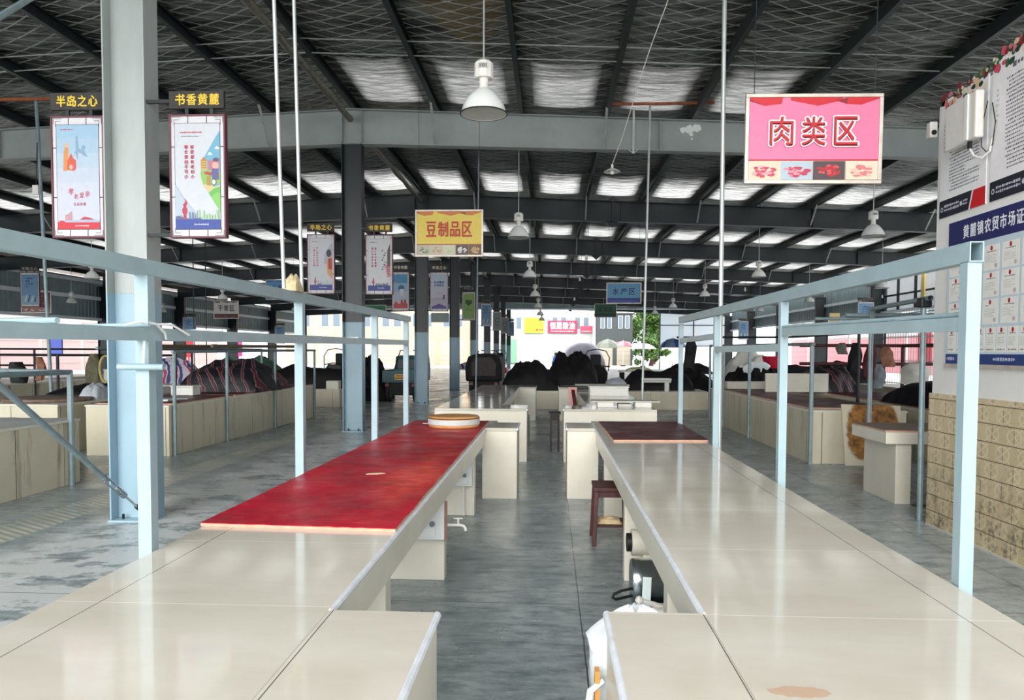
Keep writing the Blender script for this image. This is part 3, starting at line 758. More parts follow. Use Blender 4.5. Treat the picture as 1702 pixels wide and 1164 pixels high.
def board(name, label, cat, pts, z, th, m, edge):
    """sheet of lacquered plywood lying flat, raw ply showing on its edges"""
    root = thing(name, label, cat, (pts[0][0], pts[0][1], z))
    n = len(pts)
    MB().prism(pts, z + 0.0005, z + th * 0.8, 'xy').build('ply_edge', edge, root)
    MB().prism(pts, z + th * 0.8, z + th, 'xy').build('lacquered_face', m, root)
    return root
ply = mat('raw_plywood', (204, 160, 134), 0.7, 0, 0.2, 20)
def ragged(pts, amp, n, seed):
    r = random.Random(seed); out = []
    for i in range(len(pts)):
        a, b = pts[i], pts[(i + 1) % len(pts)]
        for k in range(n):
            t = k / n; j = 0 if k == 0 else amp
            out.append((a[0] + (b[0] - a[0]) * t + r.uniform(-j, j), a[1] + (b[1] - a[1]) * t + r.uniform(-j, j)))
    return out
board('red_board', 'long bright red lacquered board lying on the near left counter', 'board', ragged([(-1.635, 3.42), (-0.70, 3.36), (-0.715, 8.70), (-1.57, 8.64)], 0.004, 24, 1), T, 0.018, 'red_lacquer', ply)
board('dark_red_board', 'dark red lacquered board on the far end of the near right counter', 'board', ragged([(0.585, 6.93), (1.455, 6.98), (1.475, 8.78), (0.565, 8.76)], 0.004, 16, 2), T, 0.018, 'dark_red_lacquer', ply)

def chopping():
    root = thing('chopping_block', 'thick round wooden chopping block with white taped band on the red board', 'chopping block', (-1.03, 8.0, T + 0.018))
    z = T + 0.019; r = 0.272
    MB().lathe([(0, z), (r - 0.01, z), (r, z + 0.012), (r, z + 0.105), (r - 0.012, z + 0.117), (0, z + 0.117)], (-1.03, 8.0, 0), 40).build('block', 'chopping_wood', root, True)
    MB().lathe([(r + 0.001, z + 0.03), (r + 0.006, z + 0.034), (r + 0.006, z + 0.082), (r + 0.001, z + 0.086)], (-1.03, 8.0, 0), 40).build('tape_band', ink((198, 203, 203)), root, True)
    MB().lathe([(r + 0.001, z + 0.092), (r + 0.003, z + 0.094), (r + 0.003, z + 0.101), (r + 0.001, z + 0.103)], (-1.03, 8.0, 0), 40).build('bark_ring', ink((92, 60, 36)), root, True)
    MB().prism([(-1.29, 7.98), (-1.36, 7.955), (-1.352, 7.98), (-1.365, 7.995), (-1.29, 8.02)], z + 0.03, z + 0.034, 'xy').build('tape_end', ink((222, 226, 226)), root)
chopping()
tag(MB().prism([(-1.19, 4.86), (-1.11, 4.9), (-1.08, 4.87), (-1.13, 4.84), (-1.2, 4.83)], T + 0.0185, T + 0.021, 'xy').build('paper_scrap', ink((226, 206, 170))), 'torn buff scrap of paper lying on the red board', 'scrap')

# ---------------------------------------------------------------- electrics and tap on the left counter's cross walls
def switch_box(label, x, y, z, wd, ht, door_dx, damaged):
    root = thing('switch_box', label, 'switch box', (x, y, z))
    MB().box(x, x + wd, y - 0.07, y, z, z + ht).build('case', white_paint, root, bevel=0.004)
    MB().box(x + 0.012, x + wd * 0.72, y - 0.082, y - 0.07, z + 0.02, z + ht - 0.012).build('door', white_enamel, root, bevel=0.003)
    MB().lathe([(0, -0.012), (0.018, -0.012), (0.02, 0), (0.02, 0.004)], (x + wd * (0.62 if damaged else 0.55), y - 0.086, z + ht * 0.42), 14, 'y').build('knob', ink((120, 130, 140)), root, True)
    if damaged: MB().bar((x + wd + 0.004, y - 0.05, z - 0.005), (x + wd + 0.004, y - 0.05, z + ht * 0.98), 0.03, 0.012).build('torn_edge', ink((150, 110, 100)), root)
    return root
switch_box('lower white switch box with round knob on the nearer support wall', -0.93, 5.139, 0.30, 0.21, 0.27, 0, True)
b = switch_box('white switch box with conduit on the farther support wall of the left counter', -0.905, 7.199, 0.30, 0.165, 0.25, 0, False)
MB().tube([(-0.83, 7.18, 0.295), (-0.835, 7.185, 0.15), (-0.83, 7.18, 0.005)], 0.012, 8).build('conduit', plastic_white, b, True)
def tap():
    root = thing('water_tap', 'small white plastic tap sticking out of the left counter wall', 'tap', (-0.65, 5.3, 0.35))
    MB().tube([(-0.73, 5.22, 0.37), (-0.625, 5.22, 0.37), (-0.605, 5.22, 0.365), (-0.592, 5.22, 0.35), (-0.59, 5.22, 0.33)], 0.011, 10).build('spout', plastic_white, root, True)
    MB().tube([(-0.642, 5.22, 0.37), (-0.642, 5.22, 0.415)], 0.008, 8).build('stem', plastic_white, root, True)
    MB().box(-0.675, -0.61, 5.212, 5.228, 0.413, 0.423).build('handle', plastic_white, root, bevel=0.004)
tap()

# ---------------------------------------------------------------- pale blue stall frames standing along the counters' outer edges
def frame_left():
    root = thing('tube_rack', 'pale blue tube stall frame along the outer edge of the left counter', 'rack', (-1.65, 3, 0))
    X = -1.655
    MB().hollow((X, 0.9, 1.915), (X, 8.72, 1.965), 0.055, 0.062).build('top_rail', blue_paint, root)
    for y in (3.0, 4.9, 7.02, 8.56):
        zt = 1.885 + (y - 0.9) * 0.05 / 7.8
        MB().hollow((X, y, 0), (X, y, zt), 0.055, 0.055).build('post', blue_paint, root)
    MB().hollow((X + 0.004, 0.9, 1.645), (X + 0.004, 8.55, 1.69), 0.05, 0.052).build('middle_rail', blue_paint, root)
    MB().tube([(X - 0.09, 2.955, 1.525), (X + 0.1, 2.955, 1.525)], 0.013, 10, caps=False).build('cross_tube', blue_paint, root, True)
    return root
frame_left()
def frame_right():
    root = thing('tube_rack', 'pale blue tube stall frame with open square end, along the right counter', 'rack', (1.47, 3, 0))
    X = 1.473
    MB().hollow((X, 2.70, 1.945), (X, 8.64, 1.955), 0.048, 0.07).build('top_rail', blue_paint, root)
    for y in (2.735, 4.86, 6.78, 8.6): MB().hollow((X, y, 0), (X, y, 1.912), 0.048, 0.05).build('post', blue_paint, root)
    for a, b, z0, z1 in ((2.76, 4.84, 1.695, 1.722), (4.88, 6.76, 1.622, 1.618), (6.8, 8.58, 1.735, 1.722)):
        MB().hollow((X, a, z0), (X, b, z1), 0.04, 0.05).build('middle_rail', blue_paint, root)
    return root
frame_right()
# loose hook rods and wire resting over the middle rails
def rod(label, p, q, cat='rod', r=0.0045, m=None, name='hook_rod', hook=True):
    p, q = Vector(p), Vector(q); d = (q - p).normalized()
    pts = [p, q] if not hook or r < 0.0046 else [p, q, q + d * 0.02 + Vector((0, 0, -0.012)), q + d * 0.022 + Vector((0, 0, -0.04)), q + d * 0.004 + Vector((0, 0, -0.055))]
    return tag(MB().tube(pts, r, 8).build(name, m or white_paint, None, True), label, cat)
rod('pale blue rod sticking out across the left middle rail far left of the nearest post', (-2.02, 2.50, 1.688), (-1.62, 2.40, 1.690), r=0.011, m=blue_paint, hook=False)
rod('pale blue rod across the left middle rail next to the nearest post', (-1.95, 3.02, 1.69), (-1.60, 2.93, 1.695), r=0.009, m=blue_paint, hook=False)
tag(MB().tube([(-1.66, 2.86, 1.69), (-1.62, 2.9, 1.705), (-1.60, 2.98, 1.70), (-1.605, 3.06, 1.665), (-1.61, 3.08, 1.64)], 0.005, 8).build('wire_hook', white_paint, None, True), 'white bent wire hook over the left middle rail at the nearest post', 'hook')
tag(MB().tube([(-1.70, 3.10, 1.70), (-1.63, 3.16, 1.705), (-1.60, 3.26, 1.66)], 0.005, 8).build('wire_hook', white_paint, None, True), 'white bent wire hook just right of the nearest left post', 'hook')
tag(MB().tube([(-1.632, 2.952, 1.64), (-1.64, 2.955, 1.54)], 0.006, 8).build('hanging_wire', white_paint, None, True), 'white wire hanging from the left middle rail down to the cross tube', 'wire')
for i, (y, lb) in enumerate(((3.6, 'first'), (4.2, 'second'), (5.3, 'third'), (6.2, 'fourth'))):
    rod('%s thin white rod across the left middle rail past the nearest post' % lb, (-1.93, y + 0.12, 1.675 + y * 0.004), (-1.60, y, 1.675 + y * 0.0045), r=0.006, hook=False)
for i, (y, lb) in enumerate(((2.73, 'nearest'), (3.2, 'second'), (3.62, 'third'), (4.02, 'fourth'), (4.42, 'fifth'))):
    rod('%s pale rod lying lengthwise on the middle rail of the right stall frame' % lb, (1.49, y, 1.728 + 0.012 * (y - 2.7) + 0.004), (1.455, y + 0.52, 1.734 + 0.012 * (y - 2.7)), r=0.009, m=blue_paint, hook=False)

# ---------------------------------------------------------------- things under and beside the right counter
def stool():
    root = thing('wooden_stool', 'worn red-brown wooden stool tucked under the right counter', 'stool', (0.55, 6.35, 0))
    MB().box(0.36, 0.66, 6.12, 6.5, 0.45, 0.482).build('seat', 'brown_wood', root, bevel=0.006)
    for x, sx in ((0.385, -0.02), (0.635, 0.02)):
        for y, sy in ((6.15, -0.02), (6.47, 0.02)): MB().bar((x + sx, y + sy, 0), (x, y, 0.45), 0.036, 0.036).build('leg', 'brown_wood', root, bevel=0.003)
    MB().box(0.38, 0.64, 6.15, 6.47, 0.15, 0.165).build('shelf', 'brown_wood', root)
    m = MB()
    for y in (6.15, 6.47): m.box(0.40, 0.62, y - 0.01, y + 0.01, 0.40, 0.45)
    for x in (0.385, 0.635): m.box(x - 0.01, x + 0.01, 6.17, 6.45, 0.40, 0.45)
    m.build('skirt', 'brown_wood', root)
stool()
tag(MB().mound(0.5, 6.28, 0.166, 0.2, 0.16, 0.05, 5, 0.5, 10).build('crumpled_wrapper', mat('buff_wrapper', (214, 190, 150), 0.6, 0, 0.4, 9, 0.4, 30)), 'crumpled buff wrapper on the lower shelf of the wooden stool', 'wrapper')
def low_stool():
    root = thing('wooden_stool', 'small dark red stool half hidden behind the right counter support', 'stool', (0.75, 5.0, 0))
    MB().box(0.58, 0.86, 5.42, 5.7, 0.50, 0.53).build('seat', 'brown_wood', root, bevel=0.005)
    for x in (0.6, 0.84):
        for y in (5.44, 5.68): MB().bar((x, y, 0), (x, y, 0.5), 0.035, 0.035).build('leg', 'brown_wood', root)
low_stool()
def pump():
    root = thing('motor_drum', 'cream machine motor with steel drum under the right counter', 'machine', (0.7, 4.5, 0))
    MB().lathe([(0, 0), (0.127, 0), (0.131, 0.008), (0.131, 0.05), (0.127, 0.054), (0.127, 0.30), (0.122, 0.31), (0, 0.31)], (0.497, 4.55, 0.205), 30, 'x').build('steel_drum', steel_pot, root, True)
    MB().box(0.6, 0.84, 4.42, 4.7, 0.0, 0.075).build('foot', dark_steel, root, bevel=0.01)
    MB().tube([(0.53, 4.86, 0.36), (0.9, 4.86, 0.36)], 0.085, 18).build('motor', cream_plain, root, True)
    MB().box(0.6, 0.8, 4.8, 4.92, 0.0, 0.29).build('motor_stand', cream_plain, root, bevel=0.01)
    MB().tube([(0.50, 4.86, 0.36), (0.535, 4.86, 0.36)], 0.06, 16).build('grille', dark_steel, root, True)
    MB().tube([(0.50, 4.50, 0.17), (0.43, 4.44, 0.175), (0.385, 4.42, 0.16), (0.375, 4.42, 0.14), (0.395, 4.43, 0.125), (0.50, 4.52, 0.12)], 0.009, 8).build('power_cord', rubber, root, True)
pump()
def handles():
    root = thing('white_tool', 'white plastic pump handle with knob lying in front of the steel drum', 'tool', (0.6, 4.17, 0))
    MB().tube([(0.50, 4.15, 0.215), (0.58, 4.17, 0.19), (0.63, 4.18, 0.17)], 0.014, 8).build('shaft', plastic_white, root, True)
    MB().lathe([(0, -0.025), (0.02, -0.015), (0.026, 0), (0.02, 0.015), (0, 0.025)], (0.50, 4.15, 0.215), 12, 'x').build('knob', plastic_white, root, True)
    MB().box(0.57, 0.69, 4.11, 4.25, 0.0, 0.175).build('body', plastic_white, root, bevel=0.02)
handles()
tag(MB().bar((0.55, 4.28, 0.02), (0.575, 4.40, 0.27), 0.05, 0.006).build('plastic_scraper', ink((206, 222, 222))), 'pale translucent plastic scraper leaning on the steel drum', 'scraper')
def bag():
    root = thing('plastic_bag', 'white plastic bag hanging behind the near wing of the right counter', 'bag', (0.29, 2.56, 0.17))
    vs = []; n, mm = 30, 28
    for i in range(n + 1):
        t = i / n; z = 0.715 - t * 0.57
        top = min(1, (t * 5) ** 0.5 if t > 0 else 0.0)
        for j in range(mm):
            a = 2 * PI * j / mm
            sc = 0.88 + 0.10 * abs(math.sin(t * 12 + 0.8 * math.sin(a * 2))) + 0.14 * noise.noise(Vector((t * 5, math.cos(a) * 2, math.sin(a) * 2)))
            k = max(0.15, top) * sc * (1 - 0.2 * t)
            vs.append((0.295 + 0.175 * k * math.cos(a), 2.565 + 0.165 * k * math.sin(a), z + 0.012 * math.sin(a * 5)))
    fs = [(i * mm + j, i * mm + (j + 1) % mm, (i + 1) * mm + (j + 1) % mm, (i + 1) * mm + j) for i in range(n) for j in range(mm)] + [tuple(range(mm)), tuple(n * mm + j for j in reversed(range(mm)))]
    MB().add(vs, fs).build('sack', mat('white_film', (226, 236, 238), 0.3, 0, 0.1, 10, 0.3, 30), root, True)
    MB().box(0.150, 0.165, 2.40, 2.44, 0.42, 0.56).build('orange_label', ink((226, 150, 70)), root)
    MB().tube([(0.175, 2.42, 0.52), (0.135, 2.39, 0.50), (0.125, 2.37, 0.45), (0.15, 2.36, 0.43), (0.18, 2.40, 0.45)], 0.012, 8).build('handle_loop', MATS['white_film'], root, True)
bag()

# ================================================================ lamps
def lamp_proto(label):
    root = thing('high_bay_lamp', label, 'lamp', (0, 0, 0), 'bell-shaped lamps hanging from the roof')
    MB().lathe([(0.055, 0.235), (0.075, 0.225), (0.115, 0.195), (0.16, 0.14), (0.195, 0.075), (0.212, 0.02), (0.222, 0.0), (0.217, 0.0), (0.19, 0.075), (0.155, 0.135), (0.11, 0.188), (0.07, 0.216), (0.0, 0.22)], (0, 0, 0), 32).build('shade', white_enamel, root, True)
    MB().lathe([(0.216, -0.004), (0.225, -0.004), (0.227, 0.004), (0.22, 0.008), (0.216, 0.004)], (0, 0, 0), 32).build('rim', dark_steel, root, True)
    MB().lathe([(0.0, 0.02), (0.16, 0.012), (0.214, 0.003)], (0, 0, 0), 28).build('cover_glass', lamp_inner, root, True)
    MB().lathe([(0.0, 0.335), (0.042, 0.335), (0.042, 0.27), (0.05, 0.23), (0.0, 0.23)], (0, 0, 0), 18).build('neck', plastic_white, root, True)
    mb = MB(); mb.lathe([(0.0, 0.33), (0.085, 0.33), (0.092, 0.345), (0.088, 0.47), (0.06, 0.495), (0.0, 0.495)], (0, 0, 0), 10)
    for k in range(10): mb.box(-0.05 + k * 0.01, -0.046 + k * 0.01, -0.096, -0.086, 0.40, 0.455)
    mb.build('ballast_housing', plastic_white, root)
    mb = MB()
    for k in range(6): mb.box(-0.034 + k * 0.0125, -0.029 + k * 0.0125, -0.0985, -0.095, 0.405, 0.44)
    mb.build('vent_slot', rubber, root)
    MB().tube([(0, 0, 0.49), (0, 0, 2.40)], 0.009, 8).build('rod', galv, root, True)
    return root
LZ = 3.84
lam = None
rows = [(-0.645, [7.2, 15.0, 23.0, 30.9, 38.8, 46.6, 54.5], 'middle row'), (6.22, [15.0, 23.0, 30.9, 38.8, 45.5], 'row over the right stalls'),
        (10.9, [25.5, 32.5, 40.0], 'row near the right wall'), (-13.75, [22.0, 31.0, 40.0], 'row over the left stalls'), (-21.6, [33.0, 41.0], 'row near the left wall')]
for X, ys, nm in rows:
    for i, y in enumerate(ys):
        lb = 'big white bell lamp nearest the camera, hanging over the left counter' if (X == -0.645 and i == 0) else 'white bell lamp hanging %s in the %s' % (ORD[i] if i else 'nearest', nm)
        z = LZ if X > -1 and X < 7 else 3.72
        if lam is None:
            lam = lamp_proto(lb); lam.location = (X, y, z)
        else: dup(lam, (X, y, z), lb)

def small_pendant(x, y, z, wire_top, lb, r=0.13):
    root = thing('pendant_lamp', lb, 'lamp', (x, y, z))
    MB().lathe([(0.02, 0.055), (0.04, 0.05), (r, 0.0), (r + 0.004, -0.004), (r - 0.004, -0.002), (0.03, 0.035), (0, 0.035)], (x, y, z), 24).build('shade', white_enamel, root, True)
    MB().tube([(x, y, z + 0.04), (x, y, z + 0.11)], 0.019, 10).build('socket', plastic_white, root, True)
    MB().lathe([(0, -0.05), (0.025, -0.04), (0.032, -0.015), (0.018, 0.03)], (x, y, z), 12).build('bulb', plastic_white, root, True)
    a = Vector((x, y, z + 0.11)); b = Vector(wire_top)
    MB().tube([a.lerp(b, t / 6) + Vector((0.015 * math.sin(t * 1.4), 0, 0)) * (0 < t < 6) for t in range(7)], 0.006, 6).build('wire', plastic_white, root, True)
small_pendant(0.95, 12.0, 4.42, (1.50, 9.2, 6.2), 'small enamel pendant lamp hanging on a crooked wire in front of the pale beam')
def bulb(x, y, z, lb):
    root = thing('bare_bulb', lb, 'bulb', (x, y, z), 'bare bulbs on the slack wire')
    MB().lathe([(0, -0.12), (0.04, -0.1), (0.05, -0.06), (0.03, 0.0), (0.024, 0.05), (0.0, 0.06)], (x, y, z), 12).build('globe', plastic_white, root, True)
    MB().tube([(x, y, z + 0.06), (x + 0.12, y - 0.3, ztop(x) + 0.18)], 0.006, 5).build('wire', dark_steel, root)
for (x, y, z, lb) in ((1.10, 23.6, 4.55, 'nearest'), (1.16, 30.6, 4.55, 'second'), (1.2, 38.5, 4.3, 'third'), (8.1, 32.0, 4.25, 'single')):
    bulb(x, y, z, '%s bare bulb dangling under the roof beams %s' % (lb, 'right of the middle lamp row' if lb != 'single' else 'over the right stalls'))

# ================================================================ conduit pipes dropping from the roof
def pipe(label, p, q, r, m=galv, extra=None):
    root = thing('conduit_pipe', label, 'pipe', p)
    MB().tube([p, q], r, 10).build('pipe', m, root, True)
    if extra: extra(root)
    return root
pipe('left one of two thin pale conduits rising from the left stall frame to the roof', (-1.655, 4.61, 1.98), (-1.765, 4.61, 6.2), 0.0125)
pipe('right one of two thin pale conduits rising from the left stall frame to the roof', (-1.655, 4.95, 1.98), (-1.74, 4.95, 6.2), 0.0125)
pipe('tall white conduit standing at the right stall frame and reaching the roof', (1.515, 6.80, 0.0), (1.50, 6.80, 6.2), 0.02)
pipe('thin conduit rising from the far right counter to the rusty bar', (1.70, 14.1, 0.0), (1.80, 14.1, 6.1), 0.022)
pipe('grey-green conduit at the far left in front of the pale beam', (-8.82, 12.86, 0.77), (-8.98, 12.86, 5.98), 0.03, grey_pipe, lambda r_: (MB().box(-9.03, -8.93, 12.78, 12.83, 4.30, 4.46).build('junction_box', plastic_white, r_), MB().tube([(-8.98, 12.81, 4.46), (-8.95, 12.82, 5.2)], 0.007, 6).build('wire', dark_steel, r_)))
pipe('thin conduit rising from the left far counter under the middle lamp row', (-1.56, 15.7, T), (-1.50, 15.7, 6.2), 0.014, grey_pipe)
for i, (x, y) in enumerate(((-18.2, 24.0), (-13.9, 24.5), (-9.8, 21.0), (-10.4, 21.5))):
    pipe('%s thin dark pipe from floor to roof among the left stalls, from the left' % ORD[i].replace('nearest', 'first'), (x, y, 0.0), (x, y, ztop(x) + 0.17), 0.014, dark_steel)
tag(MB().box(1.05, 2.95, 14.02, 14.06, 6.10, 6.145).build('rusty_bar', rust), 'rusty steel bar bridging two purlins just in front of the pale beam', 'bar')
tag(MB().box(-10.6, -7.0, 12.80, 12.85, 5.92, 5.97).build('rusty_bar', rust), 'rusty steel bar high at the far left on top of the grey-green conduit', 'bar')
def clamp():
    x, y = 1.55, RY0 + BAY - 0.13
    root = thing('beam_clamp', 'strap clamp hung round the pale nearest beam right of the middle', 'clamp', (x, y, 5.4))
    MB().box(x - 0.02, x + 0.02, y - 0.012, y - 0.004, 5.36, 6.2).build('strap', galv, root)
    MB().bar((x - 0.09, y, 5.44), (x, y, 5.36), 0.012, 0.012).bar((x + 0.09, y, 5.44), (x, y, 5.36), 0.012, 0.012).build('hook', galv, root)
clamp()

# ================================================================ hanging signs
def hanging_sign(label, x0, x1, z0, z1, y, base, letters, body, swag, strip, foods, wires, roof, back=None, bold=0.03, tilt=0.0, outline=None, lbox=None):
    wd, ht = x1 - x0, z1 - z0
    root = thing('hanging_sign', label, 'sign', ((x0 + x1) / 2, y, z0), 'signs naming the market sections')
    MB().box(x0 + 0.012, x1 - 0.012, y - 0.004, y + 0.012, z0 + 0.012, z1 - 0.012).build('panel', ink(base), root)
    mb = MB(); f = 0.03
    mb.box(x0, x1, y - 0.018, y + 0.018, z0, z0 + f).box(x0, x1, y - 0.018, y + 0.018, z1 - f, z1).box(x0, x0 + f, y - 0.018, y + 0.018, z0 + f, z1 - f).box(x1 - f, x1, y - 0.018, y + 0.018, z0 + f, z1 - f)
    mb.build('frame', mat('worn_aluminium', (206, 196, 184), 0.4, 0.4, 0.2, 8), root, bevel=0.003)
    mb = MB()
    for x in (x0 + 0.07, x1 - 0.07): mb.tube([(x, y, z1), (x, y, ztop(x) + 0.17)], 0.004, 5)
    mb.build('wire', dark_steel, root)
    sh = Sheet((x0 + f, y - 0.004, z0 + f), (1, 0, 0)); sh.dull = 0.93; sh.rect(0, wd - 2 * f, 0, ht - 2 * f, base); W, H = wd - 2 * f, ht - 2 * f; sb = H * 0.235
    if swag:
        sh.poly([(0.0, H), (0.0, H * 0.985), (W * 0.12, H * 0.90), (W * 0.25, H * 0.925), (W * 0.26, H)], swag)
        sh.poly([(W * 0.32, H), (W * 0.32, H * 0.965), (W * 0.53, H * 0.90), (W * 0.72, H * 0.965), (W * 0.72, H)], swag)
        sh.poly([(W * 0.76, H), (W * 0.75, H * 0.92), (W * 0.86, H * 0.91), (W, H * 0.985), (W, H)], swag)
        d = tuple(int(c * 0.72) for c in swag)
        sh.poly([(0, H * 0.985), (W * 0.12, H * 0.90), (0, H * 0.96)], d); sh.poly([(W * 0.75, H * 0.92), (W * 0.66, H * 0.965), (W * 0.76, H)], d)
    sh.rect(0, W, 0, sb, strip); sh.rect(0, W, sb, sb + 0.012, letters)
    rnd = random.Random(len(body))
    if foods:
        n = len(foods); cw = W / n
        for i, (bgc, fc, fd) in enumerate(foods):
            sh.rect(i * cw + 0.003, (i + 1) * cw - 0.003, 0.004, sb - 0.004, bgc)
            cx = (i + 0.5) * cw
            for k in range(26):
                a = rnd.uniform(0, 2 * PI); q = math.sqrt(rnd.random())
                px, py = cx + math.cos(a) * q * cw * 0.34, sb * 0.47 + math.sin(a) * q * sb * 0.28
                sh.disc(px, py, cw * rnd.uniform(0.05, 0.12), sb * rnd.uniform(0.04, 0.10), fc if k % 3 else fd, 9, 0.5, k)
    elif strip != base:
        sh.dashes(W * 0.1, W * 0.9, sb * 0.15, sb * 0.6, 2, tuple(min(255, c + 60) for c in strip), 3)
    bx = lbox or (0.13, 0.87, 0.42, 0.76)
    if not body: sh.dashes(W * 0.08, W * 0.92, H * 0.36, H * 0.9, 3, letters, 5, 0.6)
    gw = (bx[1] - bx[0]) * W; n = max(1, len(body)); pit = gw / n; sz = pit * (0.72 if n < 4 else 0.80)
    for i, chx in enumerate(body):
        a = bx[0] * W + i * pit + (pit - sz) / 2
        sh.text(chx, a, a + sz, H * bx[2], H * bx[3], letters, bold, (outline, 0.012) if outline else None)
    sh.build('printed_face', root)
    if tilt:
        root.rotation_euler = (0, tilt, 0)
    return root
hanging_sign('pink hanging sign with red characters and photos of raw meat', 1.645, 2.79, 3.03, 3.785, 6.6, (244, 128, 170), (206, 16, 34), '肉类区', (216, 22, 40), (238, 222, 206),
             [((232, 214, 190), (206, 70, 96), (240, 170, 180)), ((188, 204, 216), (200, 60, 90), (232, 140, 160)), ((84, 66, 70), (190, 28, 44), (226, 80, 90)), ((240, 222, 200), (226, 130, 130), (246, 196, 180))], 2, 6.0, outline=(250, 236, 238), tilt=0.008)
hanging_sign('yellow hanging sign with red characters and photos of bean curd', -2.42, -1.205, 3.275, 4.105, 13.4, (250, 222, 92), (206, 40, 26), '豆制品区', (222, 128, 60), (226, 214, 190),
             [((206, 200, 180), (130, 140, 100), (226, 226, 210)), ((220, 210, 190), (206, 170, 130), (236, 216, 190)), ((226, 226, 196), (214, 220, 170), (236, 236, 214)), ((90, 74, 70), (232, 220, 216), (250, 240, 236)), ((120, 90, 60), (230, 196, 140), (206, 160, 96))], 2, 6.0)
hanging_sign('light blue hanging sign for the fish section right of the middle lamps', 1.90, 3.09, 3.24, 3.96, 26.0, (96, 160, 200), (24, 40, 90), '水产区', None, (30, 56, 140), None, 2, 5.9)
hanging_sign('dark green hanging sign below and behind the blue fish sign', 2.36, 3.56, 3.445, 4.19, 41.0, (22, 96, 70), (10, 46, 34), '蔬菜区', None, (10, 46, 36), None, 2, 5.9)
hanging_sign('white hanging sign with black characters for dry goods on the left', -16.41, -15.17, 3.14, 4.01, 36.0, (226, 222, 218), (30, 28, 32), '干货区', (110, 96, 96), (96, 40, 48), [((96, 40, 48), (60, 30, 36), (140, 90, 80))] * 3, 2, 5.6)
hanging_sign('blue hanging fish-section sign on the left, partly behind the frame rail', -11.9, -10.65, 3.72, 4.55, 31.0, (96, 156, 210), (20, 40, 100), '水产区', (60, 110, 180), (40, 80, 150), None, 2, 5.8)
hanging_sign('pale green hanging sign above the left frame, right of the second column', -9.97, -8.80, 3.40, 4.06, 40.0, (62, 150, 104), (16, 74, 46), '蔬菜区', None, (40, 120, 84), None, 2, 5.8)
hanging_sign('dark red hanging sign at the left edge above the frame rail', -19.6, -18.45, 2.95, 3.75, 27.0, (92, 30, 36), (150, 60, 60), '', None, (190, 160, 160), [((150, 110, 106), (206, 190, 186), (120, 60, 60))] * 2, 2, 5.6)

# ================================================================ culture banners on the columns
def banner(label, x0, x1, z0, z1, y, head, art, group='framed banners on the columns', arm=None, headcol=(222, 184, 24)):
    root = thing('column_banner', label, 'banner', ((x0 + x1) / 2, y, z0), group)
    W, H = x1 - x0, z1 - z0
    MB().box(x0 + 0.004, x1 - 0.004, y - 0.008, y + 0.03, z0 + 0.004, z1 - 0.004).build('panel', ink((236, 236, 240)), root)
    mb = MB(); f = 0.016
    mb.box(x0, x1, y - 0.02, y + 0.04, z0, z0 + f).box(x0, x1, y - 0.02, y + 0.04, z1 - f, z1).box(x0, x0 + f, y - 0.02, y + 0.04, z0 + f, z1 - f).box(x1 - f, x1, y - 0.02, y + 0.04, z0 + f, z1 - f)
    mb.build('frame', mat('plum_frame', (96, 40, 56), 0.45, 0, 0.2, 8), root, bevel=0.003)
    iw = 0.052
    s = Sheet((x0, y - 0.008, z0), (1, 0, 0)); s.dull = 0.83; s.rect(f, W - f, f, H - f, (236, 236, 240))
    bar_c = (70, 34, 50)
    for t in (1 / 3, 2 / 3):
        s.rect(W * t - 0.004, W * t + 0.004, H - 0.075, H - f, bar_c); s.rect(W * t - 0.004, W * t + 0.004, f, 0.075, bar_c)
        for a, b in ((f, iw), (W - iw, W - f)): s.rect(a, b, H * (t if t < 0.5 else 0.74) - 0.004, H * (t if t < 0.5 else 0.74) + 0.004, bar_c)
    for cx, sx in ((f + 0.006, 1), (W - f - 0.006, -1)):                   # fretwork corners
        for cz, sz in ((f + 0.006, 1), (H - f - 0.006, -1)):
            for k, (l1, o) in enumerate(((0.085, 0.0), (0.05, 0.022))):
                a, b = sorted((cx + sx * o, cx + sx * (o + l1))); c, d = sorted((cz + sz * o, cz + sz * (o + 0.004))); s.rect(a, b, c, d, bar_c)
                a, b = sorted((cx + sx * o, cx + sx * (o + 0.004))); c, d = sorted((cz + sz * o, cz + sz * (o + 0.05))); s.rect(a, b, c, d, bar_c)
    s.rect(iw - 0.004, W - iw + 0.004, 0.076, H - 0.076, bar_c)
    art(s, iw, W - iw, 0.08, H - 0.08)
    s.build('printed_face', root)
    hz = z1 + 0.055
    hd = MB().box(x0 + 0.002, x1 - 0.012, y - 0.012, y + 0.025, hz, hz + 0.155).build('name_board', mat('dark_board', (40, 36, 30), 0.6, 0, 0.7, 16, 0.3, 40, (1, 1, 0.3)), root)
    t = Sheet((x0, y - 0.012, hz), (1, 0, 0)); ww = (W - 0.1) / 4
    for i, chx in enumerate(head): t.text(chx, 0.05 + i * ww + ww * 0.12, 0.05 + (i + 1) * ww - ww * 0.06, 0.03, 0.128, headcol, 0.03)
    t.build('lettering', root)
    mb = MB()
    for x in (x0 + W * 0.31, x0 + W * 0.75): mb.box(x - 0.016, x + 0.016, y - 0.004, y + 0.012, z1, hz)
    mb.build('hanger', dark_steel, root)
    if arm:
        mb = MB()
        for z in (hz + 0.07, z0 + 0.03): mb.box(min(arm, (x0 if arm < x0 else x1)), max(arm, (x0 if arm < x0 else x1)), y + 0.0, y + 0.03, z - 0.015, z + 0.015)
        mb.build('bracket_arm', dark_steel, root)
    return root

